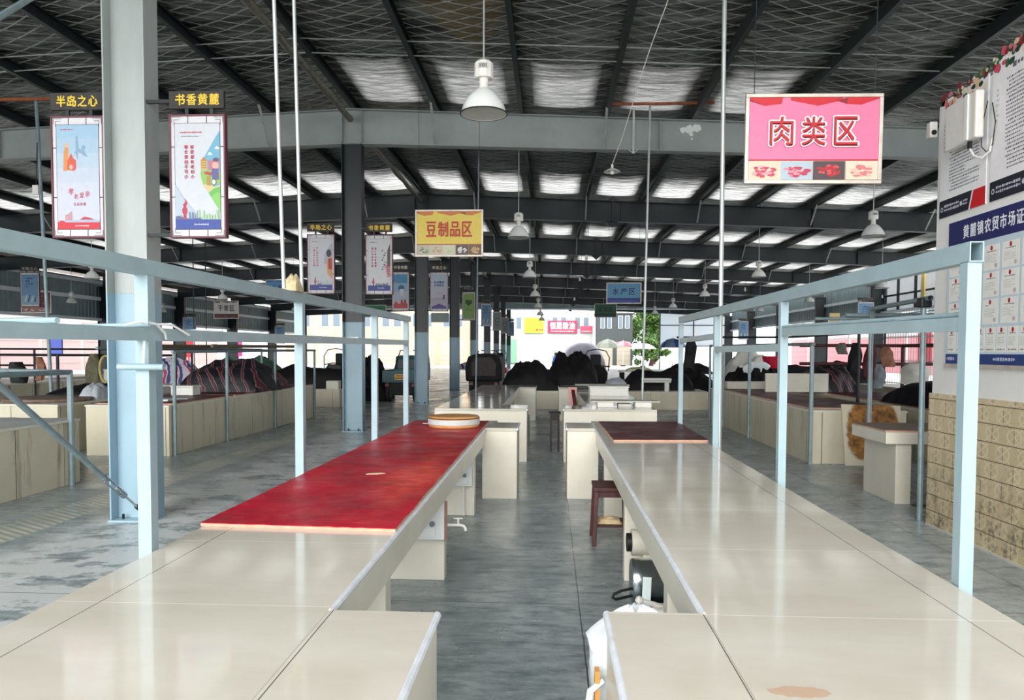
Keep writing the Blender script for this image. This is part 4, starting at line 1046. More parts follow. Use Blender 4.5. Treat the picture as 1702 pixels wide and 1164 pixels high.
def skyline(s, x0, x1, y, c, seed, hmax):
    r = random.Random(seed); x = x0
    while x < x1:
        wd = r.uniform(0.008, 0.02); s.rect(x, min(x + wd, x1), y, y + hmax * r.uniform(0.25, 1), c); x += wd + r.uniform(0.004, 0.012)
def flame(s, x, y, h):
    c = (204, 22, 64)
    s.disc(x, y + h * 0.42, h * 0.13, h * 0.2, c); s.rect(x - h * 0.06, x + h * 0.06, y, y + h * 0.25, c)
    s.poly([(x - h * 0.02, y + h * 0.58), (x - h * 0.1, y + h * 0.7), (x + h * 0.02, y + h * 0.82), (x, y + h), (x + h * 0.12, y + h * 0.8), (x + h * 0.06, y + h * 0.6)], c)
def base_band(s, a, b, c, d, band, h=0.10):
    s.rect(a, b, c, c + h, band); s.dashes(a + (b - a) * 0.42, b - 0.03, c + h * 0.35, c + h * 0.62, 1, (220, 226, 240), 7, 0.8)
def art_filial(s, a, b, c, d):
    W, H = b - a, d - c
    s.rect(a, b, c, d, (214, 220, 236))
    for k, col in enumerate(((206, 216, 234), (192, 214, 234), (176, 208, 232), (164, 204, 232))): s.rect(a, b, c + H * (0.45 + 0.14 * k), c + H * min(1, 0.60 + 0.14 * k), col)
    s.dashes(a + W * 0.1, a + W * 0.4, d - H * 0.055, d - H * 0.035, 1, (200, 90, 120), 1, 0.8)
    o = c + H * 0.56
    s.poly([(a + W * 0.15, o), (a + W * 0.17, o + H * 0.17), (a + W * 0.23, o + H * 0.26), (a + W * 0.29, o + H * 0.2), (a + W * 0.26, o + H * 0.08), (a + W * 0.24, o)], (236, 150, 66))
    s.disc(a + W * 0.235, o + H * 0.245, W * 0.04, H * 0.02, (244, 190, 120))
    s.poly([(a + W * 0.24, o + H * 0.01), (a + W * 0.26, o + H * 0.1), (a + W * 0.34, o + H * 0.17), (a + W * 0.4, o + H * 0.12), (a + W * 0.46, o + H * 0.1), (a + W * 0.46, o + H * 0.02), (a + W * 0.4, o)], (226, 84, 56))
    s.disc(a + W * 0.34, o + H * 0.035, W * 0.06, H * 0.033, (236, 120, 70)); s.disc(a + W * 0.34, o + H * 0.035, W * 0.035, H * 0.02, (206, 200, 210))
    sh = (140, 176, 204)
    s.poly([(a + W * 0.38, o + H * 0.13), (a + W * 0.46, o + H * 0.2), (a + W * 0.46, o + H * 0.33), (a + W * 0.5, o + H * 0.34), (a + W * 0.53, o + H * 0.22), (a + W * 0.7, o + H * 0.14), (a + W * 0.52, o + H * 0.18), (a + W * 0.5, o + H * 0.1), (a + W * 0.45, o + H * 0.17)], sh)
    s.poly([(a + W * 0.58, o + H * 0.2), (a + W * 0.63, o + H * 0.25), (a + W * 0.7, o + H * 0.23), (a + W * 0.66, o + H * 0.19), (a + W * 0.74, o + H * 0.13), (a + W * 0.62, o + H * 0.15)], sh)
    for i, chx in enumerate('孝老爱亲'):
        z = (0.12, 0.09, 0.095, 0.10)[i]; x = a + W * (0.26 + i * 0.135); y = c + H * (0.30 + (0.03, -0.01, 0.0, 0.012)[i])
        s.text(chx, x, x + W * z * 1.1, y, y + W * z * 1.3, (206, 20, 64), 0.01)
    for i, chx in enumerate('弘扬美德'): s.text(chx, a + W * (0.39 + i * 0.075), a + W * (0.45 + i * 0.075), c + H * 0.225, c + H * 0.255, (200, 40, 84), 0.01)
    skyline(s, a + W * 0.18, a + W * 0.36, c + H * 0.075, (230, 150, 160), 3, 0.09)
    s.poly([(a + W * 0.52, c + H * 0.09), (a + W * 0.64, c + H * 0.12), (a + W * 0.76, c + H * 0.11), (a + W * 0.88, c + H * 0.09)], (206, 40, 72))
    s.rect(a, b, c + H * 0.065, c + H * 0.085, (180, 196, 222))
    base_band(s, a, b, c, d, (222, 14, 44), H * 0.065)
    s.poly([(a, c + H * 0.065), (a + W * 0.1, c + H * 0.085), (a + W * 0.2, c + H * 0.065)], (222, 14, 44))
def art_family(s, a, b, c, d):
    W, H = b - a, d - c; X = lambda t: a + W * t; Y = lambda t: c + H * t
    s.rect(a, b, c, d, (222, 228, 236))
    s.poly([(X(1), Y(0.93)), (X(0.92), Y(0.88)), (X(0.62), Y(0.66)), (X(0.56), Y(0.52)), (X(0.62), Y(0.42)), (X(1), Y(0.16))], (110, 184, 216))
    s.poly([(X(0.56), Y(0.55)), (X(0.57), Y(0.49)), (X(0.62), Y(0.42)), (X(0.8), Y(0.40)), (X(1), Y(0.44)), (X(1), Y(0.54)), (X(0.8), Y(0.56))], (150, 204, 84))
    s.poly([(X(0.62), Y(0.42)), (X(0.72), Y(0.43)), (X(0.86), Y(0.40)), (X(1), Y(0.42)), (X(1), Y(0.36)), (X(0.74), Y(0.34))], (232, 206, 150))
    s.poly([(X(0.74), Y(0.345)), (X(0.85), Y(0.385)), (X(1), Y(0.405)), (X(1), Y(0.16))], (104, 196, 84)); s.poly([(X(0.8), Y(0.3)), (X(0.9), Y(0.345)), (X(1), Y(0.34)), (X(1), Y(0.16))], (136, 214, 96))
    for cx, cy, k in ((0.78, 0.715, 1), (0.94, 0.77, 1)): s.poly([(X(cx - 0.06), Y(cy - 0.014)), (X(cx - 0.02), Y(cy + 0.014)), (X(cx + 0.03), Y(cy + 0.005)), (X(cx + 0.06), Y(cy - 0.014))], (240, 246, 250))
    s.rect(X(0.57), X(0.71), Y(0.56), Y(0.645), (232, 184, 84)); s.poly([(X(0.56), Y(0.645)), (X(0.64), Y(0.685)), (X(0.72), Y(0.645))], (206, 130, 50))
    for k in range(3):
        for j in range(3): s.rect(X(0.59 + k * 0.04), X(0.61 + k * 0.04), Y(0.575 + j * 0.023), Y(0.588 + j * 0.023), (150, 110, 70))
    s.rect(X(0.74), X(0.98), Y(0.56), Y(0.65), (206, 120, 140)); s.disc(X(0.91), Y(0.655), W * 0.07, H * 0.02, (90, 70, 110))
    s.disc(X(0.9), Y(0.60), W * 0.075, H * 0.036, (236, 180, 170)); s.poly([(X(0.8), Y(0.53)), (X(0.83), Y(0.575)), (X(0.96), Y(0.57)), (X(0.98), Y(0.47)), (X(0.84), Y(0.46))], (94, 90, 160))
    s.disc(X(0.86), Y(0.445), W * 0.055, H * 0.032, (60, 60, 90)); s.disc(X(0.86), Y(0.445), W * 0.042, H * 0.024, (236, 236, 240))
    s.poly([(X(0.63), Y(0.53)), (X(0.70), Y(0.548)), (X(0.8), Y(0.535)), (X(0.8), Y(0.505)), (X(0.7), Y(0.515))], (206, 40, 60)); s.poly([(X(0.7), Y(0.5)), (X(0.78), Y(0.5)), (X(0.78), Y(0.41)), (X(0.7), Y(0.42))], (190, 140, 80))
    s.dashes(X(0.12), X(0.6), Y(0.905), Y(0.925), 1, (206, 60, 80), 1, 0.8); s.dashes(X(0.14), X(0.55), Y(0.872), Y(0.885), 1, (130, 130, 140), 2, 0.8)
    sz = W * 0.082
    s.column('家家都有老和小', X(0.345), Y(0.795), sz, (204, 26, 74), 0.03, 1.30); s.column('尊长爱幼不可少', X(0.21), Y(0.795), sz, (204, 26, 74), 0.03, 1.30)
    s.poly([(X(0), Y(0.42)), (X(0.2), Y(0.28)), (X(0.46), Y(0.15)), (X(0), Y(0.12))], (196, 214, 230))
    skyline(s, X(0.3), X(0.52), Y(0.09), (110, 140, 180), 5, 0.085); skyline(s, X(0.5), X(0.98), Y(0.09), (176, 222, 170), 6, 0.10)
    s.poly([(X(0), Y(0.12)), (X(0.08), Y(0.125)), (X(0.3), Y(0.10)), (X(0.55), Y(0.105)), (X(0.6), Y(0.09)), (X(0), Y(0.09))], (90, 100, 150))
    flame(s, X(0.21), Y(0.09), H * 0.20)
    base_band(s, a, b, c, d, (24, 64, 168), H * 0.09)
def art_shawl(s, a, b, c, d):
    W, H = b - a, d - c; X = lambda t: a + W * t; Y = lambda t: c + H * t
    s.rect(a, b, c, d, (226, 228, 234)); s.poly([(X(0.62), Y(0.5)), (X(0.68), Y(0.72)), (X(1), Y(0.92)), (X(1), Y(0.5))], (186, 200, 224))
    s.disc(X(0.86), Y(0.71), W * 0.11, H * 0.075, (46, 28, 34)); s.poly([(X(0.8), Y(0.3)), (X(0.74), Y(0.55)), (X(0.84), Y(0.64)), (X(1), Y(0.62)), (X(1), Y(0.22))], (236, 170, 96)); s.poly([(X(0.84), Y(0.4)), (X(0.82), Y(0.6)), (X(0.98), Y(0.62)), (X(1), Y(0.4))], (200, 20, 48))
    s.dashes(X(0.3), X(0.38), Y(0.45), Y(0.84), 8, (206, 120, 140), 3, 0.8); s.dashes(X(0.16), X(0.24), Y(0.45), Y(0.84), 8, (206, 120, 140), 4, 0.8)
    s.dashes(X(0.1), X(0.4), Y(0.93), Y(0.95), 1, (190, 120, 140), 5, 0.8)
    skyline(s, X(0.36), X(0.98), Y(0.1), (186, 206, 206), 6, 0.1); skyline(s, X(0.36), X(0.5), Y(0.1), (70, 80, 110), 8, 0.07); flame(s, X(0.24), Y(0.09), H * 0.17); base_band(s, a, b, c, d, (30, 44, 150), H * 0.10)
def art_pavilion(s, a, b, c, d):
    W, H = b - a, d - c; X = lambda t: a + W * t; Y = lambda t: c + H * t
    s.rect(a, b, c, d, (228, 230, 234))
    for k in range(9): s.rect(X(0.62 + 0.04 * (k % 4)), X(0.68 + 0.05 * (k % 4)), Y(0.4 + k * 0.045), Y(0.425 + k * 0.045), (140, 150, 146) if k % 2 else (70, 76, 76))
    s.poly([(X(0.86), Y(0.46)), (X(0.88), Y(0.78)), (X(1), Y(0.9)), (X(1), Y(0.46))], (90, 70, 66))
    for k in range(6): s.rect(X(0.74 + 0.03 * k), X(1), Y(0.47 - k * 0.038), Y(0.487 - k * 0.038), (206, 40, 70)); s.rect(X(0.84), X(0.98), Y(0.45 - k * 0.038), Y(0.465 - k * 0.038), (226, 120, 130))
    s.dashes(X(0.3), X(0.38), Y(0.45), Y(0.84), 7, (196, 70, 100), 13, 0.8); s.dashes(X(0.16), X(0.24), Y(0.45), Y(0.84), 7, (196, 70, 100), 14, 0.8); s.dashes(X(0.1), X(0.4), Y(0.92), Y(0.94), 1, (120, 110, 120), 5, 0.8)
    skyline(s, X(0.36), X(0.9), Y(0.1), (70, 80, 110), 16, 0.06); flame(s, X(0.24), Y(0.09), H * 0.17); base_band(s, a, b, c, d, (30, 44, 150), H * 0.10)
def art_bluecap(s, a, b, c, d):
    W, H = b - a, d - c; X = lambda t: a + W * t; Y = lambda t: c + H * t
    for k, col in enumerate(((206, 190, 206), (190, 196, 220), (140, 186, 220), (60, 150, 200))): s.rect(a, b, Y(k * 0.25), Y(k * 0.25 + 0.25), col)
    s.disc(X(0.56), Y(0.6), W * 0.22, H * 0.09, (40, 90, 140)); s.poly([(X(0.42), Y(0.56)), (X(0.74), Y(0.58)), (X(0.66), Y(0.38)), (X(0.56), Y(0.34))], (226, 226, 234)); s.dashes(X(0.1), X(0.3), Y(0.72), Y(0.8), 3, (220, 120, 130), 2)
    s.poly([(X(0), Y(0.12)), (X(0.15), Y(0.2)), (X(0.4), Y(0.13)), (X(1), Y(0.13)), (X(1), Y(0)), (X(0), Y(0))], (200, 50, 60))
    for x in (0.6, 0.82): s.disc(X(x), Y(0.23), W * 0.07, H * 0.03, (70, 30, 36)); s.poly([(X(x - 0.14), Y(0.1)), (X(x - 0.06), Y(0.21)), (X(x + 0.08), Y(0.21)), (X(x + 0.14), Y(0.1))], (190, 40, 60))
def art_youth(s, a, b, c, d):
    W, H = b - a, d - c; X = lambda t: a + W * t; Y = lambda t: c + H * t
    for k, col in enumerate(((196, 190, 214), (206, 206, 224), (196, 212, 232))): s.rect(a, b, Y(k / 3), Y((k + 1) / 3), col)
    for i, chx in enumerate('弘扬雷锋'): s.text(chx, X(0.16 + i * 0.18), X(0.31 + i * 0.18), Y(0.75), Y(0.81), (30, 60, 130), 0.05)
    for i, chx in enumerate('文明同行'): s.text(chx, X(0.16 + i * 0.18), X(0.31 + i * 0.18), Y(0.66), Y(0.72), (30, 60, 130), 0.05)
    s.poly([(X(0), Y(0.06)), (X(0.5), Y(0.15)), (X(1), Y(0.06))], (110, 60, 140)); s.rect(X(0.05), X(0.7), Y(0.27), Y(0.285), (226, 150, 150))
    s.disc(X(0.8), Y(0.26), W * 0.12, H * 0.05, (150, 150, 170)); s.disc(X(0.8), Y(0.26), W * 0.09, H * 0.036, (206, 206, 220)); s.poly([(X(0.74), Y(0.28)), (X(0.8), Y(0.42)), (X(0.9), Y(0.4)), (X(0.86), Y(0.26))], (90, 76, 110)); s.dashes(X(0.3), X(0.8), Y(0.42), Y(0.47), 2, (230, 130, 130), 5)
    s.rect(a, b, Y(0), Y(0.06), (96, 80, 160))
def art_heart(s, a, b, c, d):
    W, H = b - a, d - c; X = lambda t: a + W * t; Y = lambda t: c + H * t
    s.rect(a, b, c, d, (150, 186, 96)); k = (30, 76, 48)
    s.disc(X(0.36), Y(0.67), W * 0.18, H * 0.085, k); s.disc(X(0.64), Y(0.67), W * 0.18, H * 0.085, k); s.poly([(X(0.19), Y(0.645)), (X(0.81), Y(0.645)), (X(0.5), Y(0.50))], k)
    for q in range(6): s.disc(X(0.3 + 0.08 * q), Y(0.66 + 0.02 * (q % 2)), W * 0.025, H * 0.012, (120, 170, 80))
    s.dashes(X(0.3), X(0.7), Y(0.39), Y(0.42), 1, (40, 80, 40), 4, 0.8); s.dashes(X(0.2), X(0.8), Y(0.32), Y(0.35), 1, (40, 80, 40), 5, 0.8)
def art_blue(s, a, b, c, d):
    W, H = b - a, d - c; X = lambda t: a + W * t; Y = lambda t: c + H * t
    s.rect(a, b, c, d, (120, 166, 204)); s.rect(a, b, Y(0), Y(0.3), (150, 186, 216))
    s.dashes(X(0.25), X(0.7), Y(0.55), Y(0.92), 4, (40, 90, 150), 2, 0.7)
    for k in range(4): s.bar if False else s.poly([(X(0.15 + k * 0.2), Y(0.1)), (X(0.3 + k * 0.2), Y(0.34)), (X(0.36 + k * 0.18), Y(0.3)), (X(0.24 + k * 0.2), Y(0.08))], (40, 80, 130) if k % 2 else (216, 226, 236))
def art_grey(s, a, b, c, d):
    W, H = b - a, d - c; X = lambda t: a + W * t; Y = lambda t: c + H * t
    s.rect(a, b, c, d, (150, 164, 156)); s.disc(X(0.5), Y(0.55), W * 0.28, H * 0.16, (90, 110, 104)); s.disc(X(0.5), Y(0.55), W * 0.18, H * 0.1, (170, 184, 176)); s.dashes(X(0.2), X(0.8), Y(0.2), Y(0.32), 3, (70, 84, 80), 3)

Y1 = RY0 - 0.1
HL, HR = '半岛之心', '书香黄麓'
banner('banner left of the nearest column, pale blue with orange figures and red calligraphy', -4.575, -4.075, 2.62, 3.725, Y1, HL, art_filial, arm=-4.07)
banner('banner right of the nearest column, white with red vertical characters and a cartoon family', -3.465, -2.945, 2.615, 3.725, Y1, HR, art_family, arm=-3.68)
y = RY0 + BAY - 0.15
banner('white banner left of the second column with a figure in a red shawl', -4.75, -4.205, 2.70, 3.86, y, HL, art_shawl, arm=-4.08)
banner('white banner right of the second column with a red and grey pavilion drawing', -3.60, -3.065, 2.685, 3.845, y, HR, art_pavilion, arm=-3.68)
y = RY0 + 2 * BAY - 0.15
banner('blue and red banner with a cap-shaped figure, left of the third column', -4.75, -4.225, 2.79, 3.955, y, HR, art_bluecap, arm=-4.08, headcol=(190, 186, 170))
banner('lilac banner with two rows of dark blue characters, right of the third column', -3.60, -3.055, 2.78, 3.945, y, HL, art_youth, arm=-3.68, headcol=(190, 186, 170))
y = RY0 + 3 * BAY - 0.15
banner('green banner with a dark heart of leaves on the fourth column', -3.565, -3.025, 2.83, 3.985, y, HL, art_heart, arm=-3.68, headcol=(130, 130, 124))
for k, art, lb in ((4, art_blue, 'blue banner with slanting white strokes on the fifth column'), (5, art_grey, 'grey-green banner with a ring on the sixth column'), (6, art_grey, 'dull grey banner with a ring on the seventh column'), (7, art_blue, 'small far blue banner on the eighth column')):
    y = RY0 + k * BAY - 0.15
    banner(lb, -3.53, -2.99, 2.86, 4.02, y, HR, art, arm=-3.68, headcol=(90, 90, 86))
for k, sd, X, lb in ((4, -1, -22.9, 'nearest'), (5, -1, -22.9, 'second'), (7, -1, -22.9, 'farthest')):
    banner('%s blue banner on the dark columns of the left wall' % lb, X, X + 0.85, 2.15, 3.65, RY0 + k * BAY - 0.2, HL, art_blue, 'framed banners on the side columns', arm=X - 0.12, headcol=(110, 110, 106))
banner('blue banner at the left edge above the dark red sign', -18.6, -17.9, 3.1, 4.3, 25.6, HL, art_blue, 'framed banners on the side columns', headcol=(150, 150, 140))
for k, lb in ((4, 'nearest'), (7, 'farthest')):
    banner('%s blue banner on the dark columns of the right wall' % lb, 15.1, 15.9, 2.6, 4.1, RY0 + k * BAY - 0.2, HR, art_blue, 'framed banners on the side columns', arm=16.03, headcol=(70, 70, 70))
tag(MB().box(-3.58, -3.05, RY0 + 2 * BAY - 0.1, RY0 + 2 * BAY - 0.02, 2.46, 2.74).build('meter_box', mat('grey_box', (120, 134, 130), 0.5)), 'grey meter box under the lilac banner on the third column', 'box')

# ================================================================ notices on the office wall
WX = 3.518
def wall_sheet(y_right_edge_far, z):                                    # origin at the far lower corner, running towards the camera
    return Sheet((WX - 0.012, y_right_edge_far, z), (0, -1, 0))
def poster(label, y0, y1, z0, z1, has_red, seed):
    root = thing('rules_poster', label, 'poster', (WX, y0, z0), 'market rules posters on the office wall')
    MB().box(WX - 0.012, WX, y1, y0, z0, z1).build('panel', ink((226, 226, 230)), root)
    s = wall_sheet(y0, z0); W, H = y0 - y1, z1 - z0; r = random.Random(seed)
    s.rect(0, W, 0, H, (242, 242, 244)); s.rect(0, W, 0, 0.155, (20, 24, 44))
    if has_red: s.poly([(W * 0.66, 0), (W * 0.73, 0.155), (W, 0.155), (W, 0)], (232, 230, 232)); s.poly([(W * 0.69, 0), (W * 0.76, 0.15), (W, 0.15), (W, 0)], (206, 18, 32))
    s.disc(0.045, 0.075, 0.022, 0.022, (200, 206, 220)); s.disc(0.045, 0.075, 0.013, 0.013, (20, 24, 44))
    s.dashes(0.085, W * 0.46, 0.045, 0.115, 2, (196, 200, 214), seed, 0.7); s.disc(W * 0.5, 0.075, 0.02, 0.02, (200, 206, 220)); s.dashes(W * 0.54, W * 0.64, 0.05, 0.105, 2, (196, 200, 214), seed + 1, 0.7)
    s.dashes(W * 0.22, W * 0.86, 0.21, H * 0.84, 24, (92, 96, 104), seed + 2, 0.52, 0.03)
    if not has_red: s.dashes(W * 0.3, W * 0.75, H * 0.875, H * 0.925, 1, (110, 110, 118), seed + 4, 0.8)
    s.dashes(W * 0.07, W * 0.11, H * 0.55, H * 0.8, 7, (200, 200, 212), seed + 3, 0.7)
    s.build('printed_face', root)
    mb = MB(); cols = [(150, 28, 44), (38, 78, 50), (228, 196, 160), (214, 120, 130), (30, 62, 46), (236, 226, 206), (206, 90, 110), (54, 110, 64)]
    t = wall_sheet(y0, z1); n = int(W / 0.018)
    for i in range(n):                                                   # cut-out top edge of painted vegetables
        x = W * (i + 0.5) / n; c = cols[r.randrange(len(cols))]
        up = 0.035 + 0.03 * abs(math.sin(i * 0.7))
        t.disc(x, r.uniform(-0.09, up), r.uniform(0.022, 0.045), r.uniform(0.018, 0.04), c, 10, 0.5, i)
    for i in range(12): x = W * r.random(); t.disc(x, r.uniform(-0.05, 0.04), 0.02, 0.016, cols[r.randrange(len(cols))], 9, 0.4, i)
    t.build('vegetable_crest', root)
    return root
poster('white rules poster with the router before it and a red corner at its foot', 7.05, 6.33, 2.80, 3.84, True, 5)
poster('white rules poster at the right edge of the photo, beside the one with the router', 6.27, 5.40, 2.80, 3.90, False, 9)

def licence_board():
    y0, y1, z0, z1 = 6.87, 4.6, 1.50, 2.73
    root = thing('licence_board', 'blue-headed licence board with rows of white certificates on the office wall', 'notice board', (WX, y0, z0))
    MB().box(WX - 0.014, WX, y1, y0, z0, z1).build('panel', ink((196, 214, 224)), root)
    MB().box(WX - 0.03, WX, y1, y0, z0 - 0.03, z0).build('ledge', mat('worn_aluminium', (206, 196, 184)), root)
    s = Sheet((WX - 0.014, y0, z0), (0, -1, 0)); W, H = y0 - y1, z1 - z0
    s.rect(0, W, 0, H, (200, 218, 228)); s.rect(0, W, H - 0.225, H, (24, 34, 96)); s.rect(0, W, 0, 0.085, (28, 56, 122))
    for i, chx in enumerate('黄麓镇农贸市场证照公示'):
        x = 0.235 + i * 0.105; s.text(chx, x, x + 0.086, H - 0.165, H - 0.055, (238, 240, 246), 0.03)
    s.dashes(0.02, 0.26, 0.025, 0.065, 1, (190, 196, 224), 4, 0.75); s.dashes(0.72, 1.0, 0.025, 0.065, 1, (190, 196, 224), 6, 0.75)
    s.build('printed_face', root)
    def cert(x, y, w_, h_, seed, small=False):
        c = Sheet((WX - 0.0155, y0 - x, z0 + y), (0, -1, 0))
        MB().box(WX - 0.0155, WX - 0.0142, y0 - x - w_, y0 - x, z0 + y, z0 + y + h_).build('certificate', ink((232, 232, 226)), root)
        c.rect(0, w_, 0, h_, (240, 240, 234)); c.disc(w_ / 2, h_ * 0.87, 0.016, 0.02, (176, 16, 44)); c.dashes(w_ * 0.2, w_ * 0.8, h_ * 0.71, h_ * 0.77, 1, (110, 100, 100), seed, 0.8)
        c.dashes(w_ * 0.14, w_ * 0.8, h_ * 0.28, h_ * 0.62, 5, (176, 178, 176), seed + 1, 0.4)
        if small: c.dashes(w_ * 0.1, w_ * 0.9, h_ * 0.06, h_ * 0.16, 1, (130, 130, 130), seed + 2, 0.7)
        else: c.disc(w_ * 0.8, h_ * 0.16, 0.018, 0.018, (206, 180, 180))
        c.build('certificate_print', root)
    for r_ in range(3):
        for q in range(8): cert(0.03 + q * 0.25 + (0.02 if q else 0), 0.755 - r_ * 0.215, 0.215, 0.20, r_ * 10 + q)
    for q in range(15): cert(0.03 + q * 0.145, 0.10, 0.13, 0.2, 60 + q, True)
licence_board()
def router():
    root = thing('wall_router', 'white flat router box with hanging cable fixed over the rules poster', 'router', (WX, 6.6, 3.3))
    mb = MB(); mb.box(3.38, 3.45, 6.27, 6.74, 3.32, 3.70); mb.build('case', plastic_white, root, bevel=0.015)
    MB().box(3.368, 3.381, 6.37, 6.42, 3.325, 3.695).build('ridge', white_enamel, root, bevel=0.003)
    MB().box(3.45, 3.505, 6.40, 6.60, 3.42, 3.56).build('bracket', plastic_white, root)
    MB().box(3.395, 3.42, 6.38, 6.41, 3.26, 3.32).build('plug', rubber, root)
    MB().tube([(3.41, 6.395, 3.26), (3.42, 6.35, 3.19), (3.45, 6.29, 3.16), (3.48, 6.24, 3.2), (3.495, 6.23, 3.3)], 0.009, 8).build('cable', plastic_white, root, True)
    MB().tube([(3.46, 6.25, 3.6), (3.46, 6.33, 3.4), (3.47, 6.34, 3.26), (3.48, 6.28, 3.2), (3.49, 6.22, 3.25), (3.495, 6.20, 3.42), (3.49, 6.24, 3.58)], 0.004, 6).build('thin_wire', dark_steel, root, True)
router()
def camera_box():
    root = thing('wall_speaker', 'small white weathered box on the corner of the office wall beside the posters', 'speaker', (3.5, 7.16, 3.6))
    MB().box(3.44, 3.51, 7.12, 7.20, 3.555, 3.70).build('case', plastic_white, root, bevel=0.012)
    MB().lathe([(0, -0.004), (0.022, -0.004), (0.024, 0.006)], (3.475, 7.115, 3.60), 12, 'y').build('lens', rubber, root)
camera_box()

cb = thing('cream_board', 'cream board hung high among the dark columns of the right wall', 'board', (15.5, 42, 2.55))
MB().box(15.2, 15.75, 42.0, 42.06, 2.55, 3.75).build('panel', ink((226, 200, 140)), cb)
MB().tube([(15.3, 42.03, 3.75), (15.3, 42.03, ztop(15.3) + 0.17)], 0.006, 5).tube([(15.65, 42.03, 3.75), (15.65, 42.03, ztop(15.65) + 0.17)], 0.006, 5).build('wire', dark_steel, cb)

# ================================================================ the other stalls
def stall(label, x0, x1, y0, y1, top=None, h=T, closed=True, group='cream stall counters of the other aisles'):
    root = thing('stall_counter', label, 'counter', ((x0 + x1) / 2, (y0 + y1) / 2, 0), group)
    MB().box(x0, x1, y0, y1, 0, h - 0.03).build('body', 'stained_tile', root, bevel=0.004)
    MB().box(x0 - 0.012, x1 + 0.012, y0 - 0.012, y1 + 0.012, h - 0.03, h).build('top_slab', cream_plain, root, bevel=0.003)
    return root
stall('nearest left stall counter, cream stained side, beside the left aisle', -7.0, -5.665, 2.5, 8.75)
tag(MB().mound(-6.33, 6.2, T, 1.34, 5.1, 0.03, 11, 0.8, 30).build('plastic_sheet', mat('grey_film', (176, 182, 180), 0.35, 0, 0.2, 3, 0.4, 8), None, True), 'grey crinkled plastic sheet over the nearest left stall counter', 'sheet')
stall('long left stall counter with brown run marks beyond the nearest column', -6.98, -5.70, 10.95, 17.95)
stall('left stall counter with a round brown board on it, behind the nearest one', -8.75, -7.42, 10.95, 18.0)
stall('stall counter on the far side of the nearest left island', -8.75, -7.4, 2.5, 8.75)
stall('right stall counter with dark red tops beyond the leaning charred board', 3.72, 5.05, 10.92, 17.6)
stall('right stall counter behind the charred board with the navy heap on it', 5.45, 6.8, 10.92, 17.6)
stall('low cream platform crossing behind the far counters in the middle', -1.0, 4.35, 20.85, 22.4, h=0.5, group='low platforms across the hall')
stall('low cream platform left of the second column', -8.8, -5.95, 20.95, 22.4, h=0.5, group='low platforms across the hall')
stall('low platform behind the right stalls', 5.6, 9.4, 20.9, 22.4, h=0.5, group='low platforms across the hall')
for i, (xa, xb, ya, yb) in enumerate(((-16.2, -12.9, 10.9, 15.5), (-16.2, -12.9, 16.3, 20.5), (-13.5, -9.9, 20.9, 23.5), (-20.5, -17.5, 24, 30))):
    stall('%s dark stall counter in the rows along the left wall' % ('first', 'second', 'third', 'fourth')[i], xa, xb, ya, yb, h=T if i < 2 else 0.6)
for i, (xa, xb, ya, yb) in enumerate(((8.2, 11.4, 11, 16), (8.2, 11.4, 17, 20.6))):
    stall('%s stall counter in the row along the right wall' % ('nearer', 'farther')[i], xa, xb, ya, yb)

def end_stall():
    root = thing('stall_counter', 'small cream counter end with overhanging brown top beside the office wall', 'counter', (4.2, 8.5, 0), 'cream stall counters of the other aisles')
    MB().box(3.63, 3.79, 8.06, 8.86, 0, 0.64).build('leg', cream_plain, root, bevel=0.004)
    MB().box(3.5, 4.9, 8.0, 8.9, 0.64, 0.765).build('top_slab', cream_plain, root, bevel=0.006)
    MB().box(4.9, 5.0, 8.06, 8.86, 0, 0.765).build('leg', cream_plain, root)
end_stall()
board('brown_board', 'worn brown board on top of the small counter end by the office wall', 'board', ragged([(3.5, 8.03), (4.75, 8.0), (4.78, 8.88), (3.5, 8.9)], 0.006, 10, 8), 0.7655, 0.018, 'grey_wood', ply)
def lean_board():
    root = thing('leaning_board', 'pale board with a big charred brown patch leaning against the right stall', 'board', (4.55, 10.85, 0))
    mb = MB(); th = 0.02
    for_pts = [(4.17, 10.80, 0.0), (4.92, 10.80, 0.0), (4.95, 10.885, 0.84), (4.13, 10.885, 0.86)]
    vs = for_pts + [(a, b + th, c) for a, b, c in for_pts]
    mb.add(vs, [(0, 1, 2, 3), (7, 6, 5, 4), (0, 4, 5, 1), (1, 5, 6, 2), (2, 6, 7, 3), (3, 7, 4, 0)])
    mb.build('panel', 'charred_board', root)
lean_board()
stool2 = tag(MB().box(3.78, 4.1, 7.95, 8.02, 0, 0.01).build('scrap_plate', dark_steel), 'small dark steel plate lying on the floor under the counter end', 'plate')

dr = MATS['dark_red_lacquer']
def flat_board(label, x0, x1, y0, y1, z, m='dark_red_lacquer', seed=3, name='table_board', rot=0.0):
    pts = ragged([(x0, y0), (x1, y0 + rot), (x1, y1 + rot), (x0, y1)], 0.006, 8, seed)
    return board(name, label, 'board', pts, z, 0.02, m, ply)
for i in range(3): flat_board('%s dark red board on the long left stall counter' % ORD[i], -6.9, -5.72, 11.1 + i * 2.3, 13.3 + i * 2.3, T, seed=20 + i)
for i in range(3): flat_board('%s dark red board on the right stall counter' % ORD[i], 3.8, 4.98, 11.25 + i * 2.1, 13.3 + i * 2.1, T, seed=30 + i)
for i in range(3): flat_board('%s dark board on the right stall counter under the navy heap' % ORD[i], 5.52, 6.72, 11.1 + i * 2.15, 13.2 + i * 2.15, T, 'dark_red_lacquer', seed=40 + i)
tag(MB().lathe([(0, T), (0.62, T), (0.64, T + 0.02), (0.64, T + 0.05), (0.62, T + 0.06), (0, T + 0.06)], (-8.1, 11.75, 0), 40).build('round_board', 'grey_wood', None, True), 'large round brown board lying on the left stall counter behind the nearest one', 'board')

